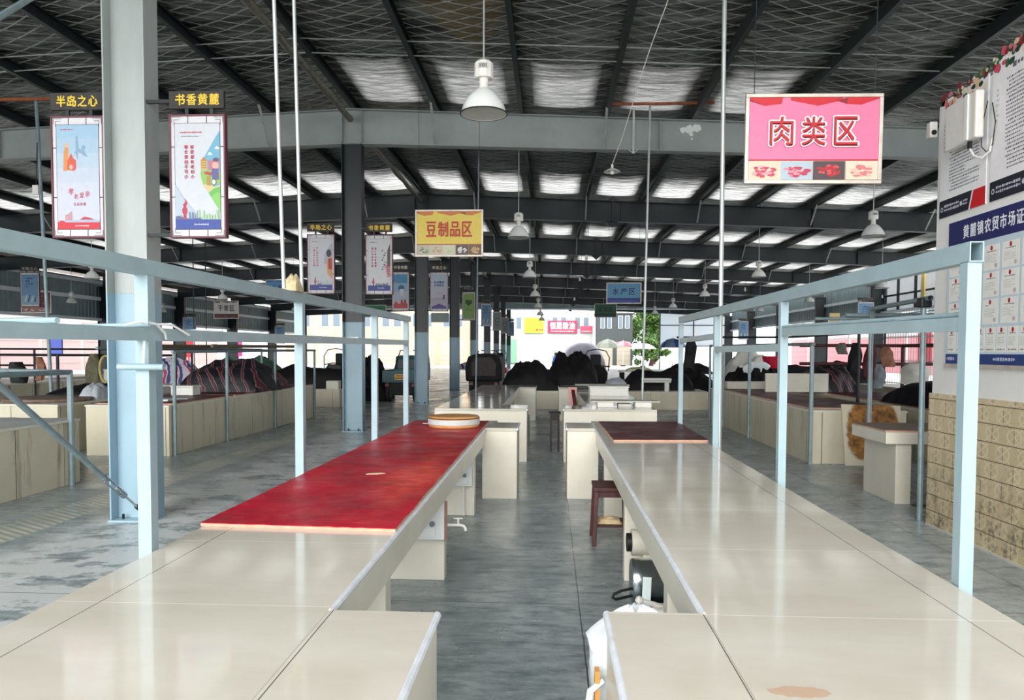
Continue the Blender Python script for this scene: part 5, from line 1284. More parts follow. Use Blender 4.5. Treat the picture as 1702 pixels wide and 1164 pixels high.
# posts and rails of the round-pipe frames on those stalls
def pipe_frame(label, posts, top, rails, m, r=0.028, z0=0.0):
    root = thing('pipe_frame', label, 'frame', (posts[0][0], posts[0][1], 0), 'pipe frames of the side stalls')
    for x, y in posts: MB().tube([(x, y, z0), (x, y, top)], r, 8).build('post', m, root, True)
    for a, b in rails: MB().tube([a, b], r * 0.85, 8).build('rail', m, root, True)
    return root
pipe_frame('pipe frame along the long left stall counter beyond the nearest column', [(-5.66, 11.05), (-5.66, 12.9), (-5.66, 15.2), (-5.66, 17.8), (-6.95, 17.8)], 1.58, [((-5.66, 11.0, 1.57), (-5.66, 17.85, 1.6)), ((-5.68, 17.8, 1.6), (-6.95, 17.8, 1.6)), ((-6.95, 11.2, 1.62), (-6.95, 17.8, 1.62))], grey_pipe)
pipe_frame('pipe frame along the nearest left stall counter', [(-5.635, 8.55), (-5.635, 4.0)], 1.33, [((-5.635, 4.0, 1.33), (-5.635, 8.57, 1.33)), ((-7.0, 8.55, 1.35), (-5.64, 8.55, 1.33))], grey_pipe, 0.034)
pipe_frame('dark pipe frame behind the round brown board on the left', [(-7.4, 14.5), (-9.8, 14.5), (-12.5, 14.5)], 1.5, [((-14, 14.5, 1.49), (-7.37, 14.5, 1.49))], dark_steel)
pipe_frame('dark pipe frame across the left stalls, farther back', [(-8.72, 17.9), (-12.9, 18.2), (-16, 18.4)], 1.62, [((-16.1, 18.4, 1.61), (-8.7, 17.9, 1.61)), ((-16.1, 18.4, 1.2), (-12.9, 18.2, 1.2))], dark_steel)
pipe_frame('pipe frame along the right stall counter, one post before the charred board', [(3.70, 10.86), (3.70, 14.2), (3.70, 16.3), (3.70, 17.66)], 1.72, [((3.70, 10.8, 1.71), (3.70, 17.68, 1.74))], grey_pipe, 0.03)
pipe_frame('dark pipe frame of the right stall with the navy heap', [(5.4, 13.5), (5.4, 17.5), (6.85, 11.5)], 1.95, [((5.4, 13.5, 1.94), (5.4, 17.5, 1.94)), ((5.4, 17.5, 1.94), (2.9, 17.5, 1.93))], dark_steel)
def wall_frame():
    root = thing('pipe_frame', 'grey pipe frame standing at the far corner of the office wall', 'frame', (3.49, 7.22, 0), 'pipe frames of the side stalls')
    MB().tube([(3.52, 7.3, 0), (3.51, 7.3, 2.05)], 0.026, 10).build('post', grey_pipe, root, True)
    MB().tube([(3.72, 8.96, 0.0), (3.72, 8.96, 2.12)], 0.026, 10).build('post', grey_pipe, root, True)
    MB().tube([(3.5, 7.15, 2.1), (3.72, 9.0, 2.1)], 0.024, 10, caps=False).build('rail', grey_pipe, root, True)
    MB().tube([(3.44, 8.99, 2.03), (4.6, 8.99, 2.03)], 0.024, 10).build('cross_rail', grey_pipe, root, True)
    MB().tube([(3.1, 9.02, 1.99), (4.7, 9.02, 1.99)], 0.02, 10).build('lower_cross_rail', grey_pipe, root, True)
    MB().box(3.69, 3.75, 8.93, 8.99, 1.97, 2.13).build('sleeve', grey_pipe, root)
    MB().box(3.46, 3.56, 7.24, 7.34, 2.02, 2.11).build('coupler', dark_steel, root, bevel=0.01)
wall_frame()
pipe_frame('red-brown pipe frame by the barred right side, before the railing', [(7.3, 12.0), (7.3, 16.0), (10.9, 16.0)], 1.75, [((5.2, 16.0, 1.74), (11, 16.0, 1.74)), ((5.2, 16.0, 1.36), (11, 16.0, 1.36)), ((7.3, 11.0, 1.74), (7.3, 16.0, 1.74))], mat('red_brown_pipe', (84, 46, 44), 0.6, 0, 0.3, 8), 0.04)
def railing():
    root = thing('bar_railing', 'thin barred railing closing the open right side of the hall', 'railing', (16.4, 30, 0))
    mb = MB()
    for i in range(60): mb.tube([(16.42, 23 + i * 0.26, 0), (16.42, 23 + i * 0.26, 3.5)], 0.012, 5)
    mb.build('bars', grey_pipe, root)
    mb = MB()
    for z in (0.15, 1.2, 2.3, 3.4): mb.box(16.4, 16.44, 23, 38.4, z, z + 0.04)
    mb.build('rails', grey_pipe, root)
railing()

# heaps, sheets and boxes on the stalls
def heap(name, label, cx, cy, z, lx, ly, h, m, seed, rough=0.5, n=30, cat='tarp', grp=None):
    return tag(MB().mound(cx, cy, z, lx, ly, h, seed, rough, n).build(name, m, None, True), label, cat, grp)
heap('striped_tarp', 'dark tarpaulin heap with red and white stripes on the long left stalls', -6.42, 15.1, T + 0.021, 1.62, 1.9, 0.66, 'striped_tarp', 2)
heap('green_net_heap', 'green netting heap on the low platform left of the second column', -10.2, 24.6, 0.0, 3.0, 1.4, 1.45, green_tarp, 6, cat='netting')
heap('black_tarp', 'long black tarpaulin heap on the low platform left of the second column', -7.0, 21.8, 0.5, 3.2, 0.9, 0.66, black_tarp, 7)
heap('black_tarp', 'black tarpaulin heap on the middle platform, taller right one', 0.62, 21.9, 0.5, 1.5, 1.3, 1.05, black_tarp, 9, 0.6, 36)
heap('black_tarp', 'long low black tarpaulin heap on the middle platform, left of the taller one', -0.55, 21.5, 0.5, 1.6, 1.0, 0.78, black_tarp, 8, 0.7, 36)
heap('black_tarp', 'dark heap on the floor left of the teal cargo tricycle', -5.85, 24.3, 0.0, 1.3, 1.5, 1.4, black_tarp, 51, 0.5)
heap('black_tarp', 'black heap behind the left end of the middle platform', -0.9, 23.6, 0.0, 1.4, 1.2, 1.1, black_tarp, 10)
heap('black_tarp', 'dark heap on the right part of the middle platform under the white bench', 3.1, 22.0, 0.5, 2.0, 1.1, 0.62, black_tarp, 12)
heap('black_tarp', 'tall black heap at the right end of the middle platform', 4.2, 24.4, 0.0, 2.4, 1.4, 1.1, black_tarp, 13)
heap('black_tarp', 'black heap behind the dark red boards of the right stall', 5.05, 18.9, 0.0, 1.8, 1.5, 1.36, black_tarp, 15)
heap('black_tarp', 'long black heap on the low platform behind the right stalls', 7.5, 21.7, 0.5, 3.8, 1.2, 0.85, black_tarp, 16)
heap('navy_tarp', 'rounded navy blue heap on the right stall before the railing', 6.1, 11.9, T + 0.021, 1.3, 1.7, 0.42, navy_tarp, 17, 0.12, 26)
heap('striped_tarp', 'red striped tarpaulin thrown over the far end of the right stall', 5.85, 16.3, T + 0.021, 0.9, 1.4, 0.62, 'striped_tarp', 18)
heap('striped_sheet', 'striped red and blue sheet hanging low behind the left stalls', -11.6, 22.2, 0.6, 2.2, 0.6, 0.75, 'striped_sheet', 19, cat='sheet')
heap('dark_cloth', 'black cloth bundle on the left stall behind the nearest post', -8.0, 12.9, T + 0.061, 1.1, 1.2, 0.17, black_tarp, 20, cat='cloth')
heap('grey_cloth', 'light grey cloth draped beside the round brown board on the left', -7.62, 12.25, T, 0.34, 0.5, 0.28, mat('grey_fabric', (176, 182, 190), 0.8, 0, 0.2, 9, 0.4, 20), 21, cat='cloth')
heap('white_heap', 'pale cloth heap on the stall behind the right frame, with a red tub', 6.3, 23.6, 0.0, 2.2, 1.0, 1.62, mat('pale_fabric', (206, 204, 196), 0.8, 0, 0.15, 6, 0.4, 14), 22, cat='cloth')
tag(MB().lathe([(0, 0), (0.2, 0), (0.27, 0.3), (0.25, 0.3), (0.19, 0.02), (0, 0.02)], (5.5, 18.9, 1.2), 24).build('red_tub', ink((206, 22, 60)), None, True), 'red plastic tub on the black heap behind the dark red boards of the right stall', 'tub')
def crate(label, x, y, z, wd, d, h, m, name='foam_box', lid=True, cat='box', grp=None):
    root = thing(name, label, cat, (x, y, z), grp)
    MB().box(x - wd / 2, x + wd / 2, y - d / 2, y + d / 2, z, z + h).build('body', m, root, bevel=0.01)
    if lid: MB().box(x - wd / 2 - 0.012, x + wd / 2 + 0.012, y - d / 2 - 0.012, y + d / 2 + 0.012, z + h, z + h + 0.03).build('lid', m, root, bevel=0.008)
    return root
foam = mat('white_foam', (232, 232, 226), 0.7, 0, 0.06, 8)
for (lb, x, y, wd, h) in (('left', 0.82, 11.35, 0.24, 0.075), ('middle', 1.12, 11.45, 0.2, 0.07), ('right', 1.38, 11.35, 0.24, 0.075)):
    crate('%s white foam block under the near plank on the right far counter' % lb, x, y, T, wd, 0.3, h, foam, lid=False) if lb != 'middle' else crate('middle white foam slab under the near plank on the right far counter', x, y, T, wd, 0.2, 0.045, foam, lid=False)
tag(MB().box(0.62, 1.62, 11.2, 11.62, T + 0.076, T + 0.094).build('plank', mat('pale_plank', (206, 204, 192), 0.45, 0, 0.15, 6)), 'pale plank on foam blocks at the near end of the right far counter', 'plank')
crate('white lidded foam box in the middle of the right far counter', 1.1, 14.4, T, 0.72, 0.55, 0.15, foam)
for (lb, x) in (('left', 0.75), ('right', 1.3)): crate('%s dark block under the far plank of the right far counter' % lb, x, 16.9, T, 0.3, 0.3, 0.075, dark_steel, lid=False, name='block', cat='block')
tag(MB().box(0.55, 1.75, 16.7, 17.15, T + 0.076, T + 0.095).build('plank', mat('pale_plank', (206, 204, 192))), 'pale plank on dark blocks at the far end of the right far counter', 'plank')
heap('grey_cloth', 'crumpled grey sheet at the far end of the right far counter', 1.55, 17.9, T, 0.5, 0.6, 0.22, mat('grey_fabric', (176, 182, 190)), 25, cat='cloth')
tag(MB().bar((0.45, 11.75, 0.35), (0.38, 12.6, 0.95), 0.06, 0.02).build('wooden_plank', 'brown_wood'), 'brown wooden slat leaning inside the right far counter', 'slat')
tag(MB().prism([(0.36, 0.6), (0.47, 0.6), (0.5, 0.93), (0.33, 0.93)], 14.0, 14.03, 'xz').build('pink_cloth', mat('pink_fabric', (216, 160, 150), 0.8, 0, 0.15, 9)), 'pink cloth hanging inside the right far counter', 'cloth')
tag(MB().box(-0.02, 0.17, 11.9, 12.25, 0.60, 0.62).add([], []).box(0.0, 0.03, 11.93, 11.96, 0, 0.6).box(0.12, 0.15, 11.93, 11.96, 0, 0.6).box(0.0, 0.03, 12.2, 12.23, 0, 0.6).box(0.12, 0.15, 12.2, 12.23, 0, 0.6).box(0.0, 0.15, 11.935, 11.955, 0.5, 0.6).build('wooden_stool', mat('dark_wood', (52, 42, 40), 0.6, 0, 0.3, 8)), 'dark narrow stool in the aisle at the right far counter', 'stool')
crate('low grey box inside the left far counter', -0.52, 12.6, 0, 0.34, 0.4, 0.52, mat('grey_box', (120, 134, 130)), lid=False, name='storage_box')
tag(MB().mound(-0.55, 13.3, 0.0, 0.3, 0.4, 0.66, 31, 0.3, 12).build('dark_sack', black_tarp, None, True), 'dark sack inside the left far counter behind the grey box', 'sack')
def bench():
    root = thing('white_bench', 'narrow white bench slab on a stub leg on the middle platform', 'bench', (2.95, 21.2, 0.5))
    MB().box(2.55, 3.35, 21.0, 21.3, 0.80, 0.86).box(2.56, 3.34, 21.0, 21.3, 0.745, 0.79).build('slab', foam, root, bevel=0.006)
    MB().box(3.18, 3.3, 21.08, 21.22, 0.5, 0.745).build('leg', white_paint, root)
bench()
def table(label, x, y, wd, d, h, m_top, m_leg):
    root = thing('market_table', label, 'table', (x, y, 0))
    MB().box(x - wd / 2, x + wd / 2, y - d / 2, y + d / 2, h - 0.05, h).build('top', m_top, root, bevel=0.005)
    for sx in (-1, 1):
        for sy in (-1, 1): MB().box(x + sx * (wd / 2 - 0.1) - 0.06, x + sx * (wd / 2 - 0.1) + 0.06, y + sy * (d / 2 - 0.1) - 0.05, y + sy * (d / 2 - 0.1) + 0.05, 0, h - 0.05).build('leg', m_leg, root)
table('white-topped table on black legs in the sunlit gap beyond the middle heap', 3.1, 27.0, 1.3, 0.8, 0.92, white_paint, black_tarp)
table('dark table with goods right of the white-topped table', 5.2, 27.3, 2.4, 0.9, 0.86, dark_steel, black_tarp)
table('pale table beyond the third and fourth columns', -3.2, 31.5, 1.9, 0.9, 0.86, white_paint, dark_steel)
heap('goods_pile', 'pale vegetables piled on the white-topped table', 3.15, 27.0, 0.92, 0.9, 0.5, 0.14, mat('pale_greens', (206, 206, 170), 0.7, 0, 0.4, 12, 0.6, 20), 41, cat='vegetables')
heap('goods_pile', 'dark goods piled on the table right of the white-topped one', 5.0, 27.3, 0.86, 1.5, 0.6, 0.35, black_tarp, 42, cat='goods')
heap('goods_pile', 'red and white goods on the pale table beyond the columns', -3.2, 31.5, 0.86, 1.5, 0.6, 0.28, 'striped_sheet', 43, cat='goods')
for (lb, x, y, z, wd, d, h) in (('cream box on the dark red boards at the far end of the right stall', 4.35, 16.8, T + 0.022, 1.0, 0.4, 0.16), ('cream partition box on the right stall before the dark heap', 4.98, 15.5, T + 0.022, 1.25, 0.08, 0.38),
                                ('white foam box on the long left stall counter', -6.55, 13.2, T + 0.022, 0.4, 0.3, 0.14), ('white foam box far along the left row, by the striped sheet', -12.6, 21.6, 0.6, 0.9, 0.5, 0.4),
                                ('pale box on the low platform left of the second column', -6.2, 21.3, 0.5, 0.36, 0.4, 0.24), ('white foam box on the first stall of the left rows', -13.3, 14.9, T, 0.9, 0.5, 0.26)):
    crate(lb, x, y, z, wd, d, h, foam if 'white' in lb else cream_plain, lid='foam' in lb, name='foam_box' if 'foam' in lb else 'cream_box')
flat_board('loose white board on the first stall of the left rows', -15.9, -13.2, 11.1, 12.6, T, 'limewashed_wall', 51, 'white_board')
tag(MB().box(-6.6, -6.0, 11.5, 11.72, T + 0.021, T + 0.05).build('white_tray', plastic_white, None, bevel=0.008), 'white tray on the near end of the long left stall', 'tray')
tag(MB().prism([(-6.5, 12.0), (-6.2, 11.9), (-5.95, 12.05), (-6.1, 12.25), (-6.45, 12.2)], T + 0.021, T + 0.035, 'xy').build('grey_rag', mat('grey_fabric', (176, 182, 190))), 'grey rag on the near end of the long left stall', 'rag')

# things hung on the frames
def cloth(name, label, cx, cy, z_top, wd, drop, m, seed, cat='cloth', th=0.10):
    vs = []; n, mm = 14, 12
    for i in range(n + 1):
        t = i / n; z = z_top - t * drop
        for j in range(mm):
            a = 2 * PI * j / mm
            fold = 1 + 0.16 * math.sin(a * 3 + seed) * t + 0.22 * noise.noise(Vector((math.cos(a) * 1.5 + seed, math.sin(a) * 1.5, t * 2.5)))
            k = wd / 2 * (0.5 + 0.5 * min(1, t * 3.5)) * fold * (1 - 0.12 * t)
            vs.append((cx + k * math.cos(a) + 0.03 * math.sin(t * 4 + seed), cy + (th / 2 + 0.02 * math.sin(t * 9 + j * 2)) * math.sin(a), z + 0.16 * drop * noise.noise(Vector((math.cos(a) * 2, seed, 1))) * t))
    fs = [(i * mm + j, i * mm + (j + 1) % mm, (i + 1) * mm + (j + 1) % mm, (i + 1) * mm + j) for i in range(n) for j in range(mm)] + [tuple(range(mm)), tuple(n * mm + j for j in reversed(range(mm)))]
    return tag(MB().add(vs, fs).build(name, m, None, True), label, cat)
cloth('hanging_apron', 'dark apron hanging from the pipe frame by the right stall', 6.3, 15.98, 1.80, 0.3, 0.95, black_tarp, 1)
cloth('hanging_apron', 'dark red apron hanging next to the dark apron on the right frame', 6.62, 15.98, 1.74, 0.28, 0.7, mat('maroon_fabric', (90, 34, 44), 0.8, 0, 0.3, 8, 0.4, 18), 2)
cloth('hanging_hat', 'round grey hat hung at the top of the right frame', 6.05, 15.97, 1.80, 0.24, 0.24, mat('hat_grey', (110, 110, 104), 0.8), 3, 'hat')
cloth('hanging_bag', 'brown bag hanging from the rail right of the aprons', 6.95, 15.95, 1.72, 0.3, 0.42, mat('brown_canvas', (150, 104, 80), 0.8, 0, 0.3, 9, 0.3, 20), 4, 'bag')
cloth('hanging_hood', 'pale cloth hood hung on the rail in front of the bright railing', 7.55, 15.97, 1.38, 0.6, 0.42, mat('pale_fabric', (206, 204, 196)), 5, th=0.3)
cloth('hanging_shirt', 'grey shirt hanging low behind the grey post of the right frame', 6.8, 15.97, 1.36, 0.26, 0.5, mat('shirt_grey', (130, 140, 146), 0.8, 0, 0.2, 6), 6)
cloth('hanging_coat', 'black coat hanging beside the far post of the right stall frame', 3.2, 17.5, 1.92, 0.26, 0.7, black_tarp, 7, 'coat')
cloth('hanging_bag', 'white plastic bag hung behind the right stall frame', 5.0, 18.6, 1.36, 0.7, 0.36, mat('white_film', (226, 236, 238)), 8, 'bag')
cloth('hanging_coil', 'olive rope and rag bundle hanging from the left pipe frames', -9.0, 14.4, 1.52, 0.3, 0.75, mat('olive_rag', (96, 92, 70), 0.8, 0, 0.4, 9, 0.5, 20), 9, 'rope')
cloth('hanging_bag', 'maroon bag hanging from the pipe frame at the left edge', -11.1, 14.4, 1.45, 0.34, 0.5, mat('maroon_fabric', (90, 34, 44)), 10, 'bag')
cloth('hanging_basket', 'dark basket hanging beside the maroon bag at the left edge', -10.55, 14.4, 1.35, 0.34, 0.42, rubber, 11, 'basket', 0.26)
cloth('hanging_bag', 'brown bag hanging beside the dark basket on the left', -10.1, 14.4, 1.45, 0.2, 0.46, mat('brown_canvas', (150, 104, 80)), 12, 'bag')
tag(MB().tube([(-8.72 + 0.13 * math.cos(a * PI / 8), 14.35, 1.22 + 0.26 * math.sin(a * PI / 8)) for a in range(17)], 0.025, 8).build('hose_coil', mat('hose_yellow', (176, 164, 100), 0.6, 0, 0.3, 9), None, True), 'yellowish hose coil hanging in front of the rope bundle on the left', 'hose')
for k, (z, lb) in enumerate(((1.665, 'nearer'), (1.66, 'farther'))):
    tag(MB().tube([(-5.6 - k * 0.9, 12.2, z), (-5.75 - k * 0.9, 17.0, z + 0.02)], 0.03, 8).build('loose_pole', mat('bamboo', (110, 96, 70), 0.6, 0, 0.4, 6), None, True), '%s loose pole lying along the left pipe frame' % lb, 'pole')

# ================================================================ three-wheelers parked in the hall
def wheel(cx, cy, r, wd, root):
    MB().lathe([(r * 0.55, -wd / 2), (r * 0.9, -wd / 2), (r, -wd * 0.25), (r, wd * 0.25), (r * 0.9, wd / 2), (r * 0.55, wd / 2)], (cx, cy, r), 20, 'x').build('wheel', rubber, root, True)
    MB().lathe([(0, -wd * 0.3), (r * 0.56, -wd * 0.4), (r * 0.56, wd * 0.4), (0, wd * 0.3)], (cx, cy, r), 16, 'x').build('hub', dark_steel, root, True)
def trike(label, x, y, teal, hood):
    root = thing('cargo_tricycle', label, 'tricycle', (x, y, 0), 'cargo three-wheelers parked in the hall')
    body = ink((30, 84, 92)) if teal else black_tarp
    m = MB(); m.box(x - 0.56, x + 0.56, y, y + 1.5, 0.62, 0.68)
    m.box(x - 0.56, x - 0.52, y + 0.04, y + 1.5, 0.68, 1.0).box(x + 0.52, x + 0.56, y + 0.04, y + 1.5, 0.68, 1.0).box(x - 0.56, x + 0.56, y + 1.46, y + 1.5, 0.68, 1.0)
    m.build('cargo_bed', body, root, bevel=0.006)
    m = MB(); m.box(x - 0.56, x + 0.56, y, y + 0.03, 0.66, 0.98)
    for zz in (0.74, 0.82, 0.9): m.box(x - 0.54, x + 0.54, y - 0.014, y, zz - 0.012, zz + 0.012)
    m.build('tailgate', body, root, bevel=0.004)
    MB().box(x - 0.17, x + 0.12, y - 0.03, y - 0.016, 0.70, 0.88).build('number_plate', ink((214, 160, 40)), root)
    s = Sheet((x - 0.17, y - 0.03, 0.70), (1, 0, 0)); s.dashes(0.03, 0.26, 0.1, 0.16, 1, (70, 50, 20), 2, 0.8); s.dashes(0.02, 0.27, 0.02, 0.09, 1, (60, 44, 20), 3, 0.9); s.build('plate_marks', root)
    MB().box(x - 0.5, x + 0.5, y + 0.12, y + 0.2, 0.22, 0.62).box(x - 0.3, x + 0.3, y + 0.2, y + 2.2, 0.26, 0.54).build('underbody', rubber, root, bevel=0.02)
    m = MB(); m.tube([(x - 0.4, y + 0.2, 0.5), (x + 0.4, y + 0.2, 0.5)], 0.04, 10); m.box(x - 0.42, x - 0.36, y + 0.02, y + 2.4, 0.54, 0.62).box(x + 0.36, x + 0.42, y + 0.02, y + 2.4, 0.54, 0.62); m.build('chassis', dark_steel, root)
    for sx in (-0.42, 0.42): wheel(x + sx, y + 0.35, 0.29, 0.13, root)
    wheel(x, y + 2.7, 0.27, 0.1, root)
    m = MB(); m.prism([(y + 1.6, 0.6), (y + 2.7, 0.6), (y + 2.75, 1.05), (y + 2.5, 1.45), (y + 1.75, 1.42), (y + 1.6, 1.0)], x - 0.5, x + 0.5, 'yz'); m.build('cab', body, root, bevel=0.03)
    MB().box(x - 0.4, x + 0.4, y + 1.57, y + 1.605, 1.02, 1.32).build('rear_window', ink((40, 60, 66)), root)
    m = MB()
    for sx in (-1, 1): m.tube([(x + sx * 0.5, y + 1.5, 0.98), (x + sx * 0.3, y + 1.55, 1.62), (x + sx * 0.12, y + 1.55, 1.62)], 0.018, 8)
    m.build('roll_bar', dark_steel, root)
    m = MB()
    for sx in (-0.47, 0.35): m.box(x + sx, x + sx + 0.12, y - 0.01, y + 0.02, 0.50, 0.58)
    m.build('tail_lamp', ink((120, 30, 30)), root)
    if hood:
        vs = []; n = 16; ring = [(-0.58, 0.65), (-0.6, 1.1), (-0.5, 1.42), (-0.25, 1.52), (0.25, 1.52), (0.5, 1.42), (0.6, 1.1), (0.58, 0.65)]
        m = MB().prism([(x + a, b) for a, b in ring], y - 0.05, y + 1.5, 'xz'); m.build('hood', black_tarp, root, bevel=0.03)
        MB().prism([(x - 0.38, 0.8), (x - 0.4, 1.2), (x - 0.25, 1.4), (x + 0.25, 1.4), (x + 0.4, 1.2), (x + 0.38, 0.8)], y - 0.065, y - 0.052, 'xz').build('rear_flap', mat('flap_brown', (52, 40, 40), 0.6, 0, 0.5, 9), root)
    return root
trike('teal green cargo tricycle with yellow number plate, seen from behind', -4.62, 22.95, True, False)
trike('black hooded cargo tricycle behind the left far counter', -2.15, 24.2, False, True)
def motorbike(label, x, y, c, top=None):
    root = thing('motor_tricycle', label, 'tricycle', (x, y, 0), 'riding three-wheelers seen from the front')
    wheel(x, y, 0.26, 0.1, root)
    for sx in (-0.4, 0.4): wheel(x + sx, y + 1.6, 0.26, 0.1, root)
    MB().prism([(x - 0.32, 0.45), (x - 0.36, 0.9), (x - 0.22, 1.1), (x + 0.22, 1.1), (x + 0.36, 0.9), (x + 0.32, 0.45)], y + 0.1, y + 0.3, 'xz').build('front_shield', c, root, bevel=0.03)
    MB().box(x - 0.42, x + 0.42, y + 0.3, y + 1.9, 0.3, 0.62).build('body', c, root, bevel=0.04)
    MB().box(x - 0.3, x + 0.3, y + 0.8, y + 1.3, 0.62, 0.98).build('seat', rubber, root, bevel=0.05)
    MB().tube([(x - 0.42, y + 0.3, 1.08), (x - 0.1, y + 0.2, 1.14), (x + 0.1, y + 0.2, 1.14), (x + 0.42, y + 0.3, 1.08)], 0.02, 8).build('handlebar', dark_steel, root, True)
    m = MB()
    for sx in (-1, 1): m.tube([(x + sx * 0.38, y + 0.2, 0.95), (x + sx * 0.42, y + 0.3, 1.4), (x + sx * 0.3, y + 0.35, 1.62), (x, y + 0.35, 1.68)], 0.018, 8)
    m.build('hoop', dark_steel, root, True)
    MB().box(x - 0.18, x + 0.18, y + 0.9, y + 1.0, 0.98, 1.5).build('backrest', rubber, root, bevel=0.04)
    return root
motorbike('black riding tricycle with a hoop frame right of the middle heap', 1.55, 25.0, black_tarp)
motorbike('riding tricycle with a hoop frame beyond the low platform left of the second column', -7.9, 27.0, dark_steel)
motorbike('red riding tricycle standing at the far end left of the white shop', -3.0, 44.0, ink((190, 24, 50)))
heap('cloth_bundle', 'beige cloth bundle tied at the foot of the two conduits on the left frame', -1.655, 4.77, 1.972, 0.10, 0.14, 0.11, mat('beige_fabric', (206, 190, 150), 0.8, 0, 0.3, 30, 0.4, 40), 71, 0.5, 12, 'cloth')

# ================================================================ outside: street, shops, tree, umbrellas
_ink = ink
def ext(c):                                                  # outdoor colours darkened to hold back overexposure
    return tuple(int(255 * (1.055 * (v * 0.62) ** (1 / 2.4) - 0.055 if v * 0.62 > 0.0031 else 12.92 * v * 0.62)) for v in lin(c))
def ink(c): return _ink(ext(c))
def shop(name, label, x0, x1, y0, y1, h, wall, bays, axis, storeys=1, shutter=(222, 222, 218), fascia=None):
    """building block whose shopfront faces the hall: shutters below, windows above, fascia boards"""
    root = thing(name, label, 'building', ((x0 + x1) / 2, (y0 + y1) / 2, 0), 'buildings across the street')
    MB().box(x0, x1, y0, y1, 0, h).build('walls', mat('render_%d_%d_%d' % wall, ext(wall), 0.8, 0, 0.08, 0.6), root)
    MB().box(x0 - 0.2, x1 + 0.2, y0 - 0.2, y1 + 0.2, h, h + 0.18).build('parapet', mat('render_%d_%d_%d' % wall, ext(wall)), root)
    a, b = (x0, x1) if axis == 'x' else (y0, y1); st = (b - a) / bays
    def slab(nm, u0, u1, z0, z1, d, m, par):
        if axis == 'x': return MB().box(u0, u1, y0 - d, y0 + 0.05, z0, z1).build(nm, m, par)
        if x0 > 0: return MB().box(x0 - d, x0 + 0.05, u0, u1, z0, z1).build(nm, m, par)
        return MB().box(x1 - 0.05, x1 + d, u0, u1, z0, z1).build(nm, m, par)
    for i in range(bays):
        u = a + i * st
        s = slab('shutter', u + 0.25, u + st - 0.25, 0.0, 2.75, 0.03, ink(shutter), root)
        for k in range(1, 5): slab('slat_line', u + 0.25, u + st - 0.25, k * 0.55, k * 0.55 + 0.03, 0.045, ink(tuple(int(c * 0.86) for c in shutter)), s)
        if fascia: slab('fascia', u + 0.1, u + st - 0.1, 2.9, 3.7, 0.1, ink(fascia[i % len(fascia)]), root)
        for q in range(1, storeys):
            z = 1.1 + q * 3.2
            if z + 1.5 < h:
                for v in (0.18, 0.56):
                    f = slab('window', u + st * v, u + st * (v + 0.26), z, z + 1.5, 0.05, ink((236, 236, 236)), root)
                    slab('pane', u + st * v + 0.06, u + st * (v + 0.26) - 0.06, z + 0.06, z + 1.44, 0.06, ink((120, 140, 156)), f)
    return root
shop('shop_building', 'white two-storey shop building straight beyond the back opening', -8.5, 5.15, 92, 100, 9.5, (226, 226, 228), 5, 'x', 3, (226, 226, 222))
shop('grey_building', 'grey two-storey house with dark upper floor right of the white shop', 5.4, 9.5, 88, 91.5, 5.95, (84, 92, 94), 2, 'x', 2, (206, 196, 176))
shop('shop_building', 'cream shop building beyond the left part of the back opening', -30, -9.2, 84, 92, 6.4, (236, 214, 180), 6, 'x', 2, (232, 216, 196))
shop('shop_row', 'pinkish white shop row across the street on the left', -46, -37, 14, 82, 8.0, (240, 226, 222), 14, 'y', 2, (236, 206, 206), [(236, 224, 226), (232, 190, 196), (236, 228, 230), (226, 200, 206)])
shop('shop_row', 'pinkish white shop row across the street on the right', 27, 34, 20, 86, 8.0, (236, 226, 226), 12, 'y', 2, (226, 140, 150), [(232, 230, 232), (206, 190, 196)])
def street_sign(label, x0, x1, z0, z1, y, c, body=None, bc=(245, 240, 240), marks=None):
    root = thing('shop_sign', label, 'sign', ((x0 + x1) / 2, y, z0), 'signs over the shop fronts')
    MB().box(x0, x1, y, y + 0.34, z0, z1).build('panel', ink(c), root)
    s = Sheet((x0, y, z0), (1, 0, 0)); W, H = x1 - x0, z1 - z0
    if body:
        for i, chx in enumerate(body):
            p = W * 0.86 / len(body); s.text(chx, W * 0.07 + i * p + p * 0.06, W * 0.07 + (i + 1) * p - p * 0.06, H * 0.3, H * 0.88, bc, 0.05)
        s.dashes(W * 0.1, W * 0.9, H * 0.08, H * 0.2, 1, bc, 3, 0.7)
    elif marks: s.dashes(W * marks[0], W * marks[1], H * 0.1, H * 0.3, 1, marks[2], 3, 0.8)
    s.build('lettering', root)
    return root
street_sign('crimson shop sign with white characters on the white shop', -0.35, 3.2, 3.85, 5.35, 91.65, (200, 10, 84), '恒晟粮油')
street_sign('lime green shop sign left of the crimson sign', -3.2, -0.85, 3.85, 5.7, 91.65, (196, 222, 30), None, marks=(0.6, 0.95, (190, 60, 20)))
street_sign('pink and red lettered board right of the crimson sign', 3.6, 5.0, 3.9, 4.7, 91.65, (232, 70, 110), None, marks=(0.1, 0.9, (250, 230, 236)))
street_sign('green glazed door panel left of the white shop shutters', -6.0, -4.2, 0.2, 3.1, 91.62, (140, 210, 170))
for i, (y, z, c) in enumerate(((53, 1.8, (206, 24, 50)), (61.7, 1.8, (214, 40, 150)), (38.5, 2.0, (70, 90, 190)))):
    tag(MB().box(-26.35, -25.75, y - 0.05, y + 0.05, z - 0.7, z + 0.5).box(-26.1, -26.0, y - 0.03, y + 0.03, 0, z - 0.7).build('street_banner', ink(c)), ('red', 'magenta', 'blue') [i] + ' upright street banner standing outside on the left', 'banner')
tag(MB().box(20.6, 20.7, 42, 43.4, 0.9, 2.7).box(20.62, 20.68, 42.6, 42.8, 0, 0.9).build('street_banner', ink((190, 20, 40))), 'red upright street banner standing outside on the right', 'banner')

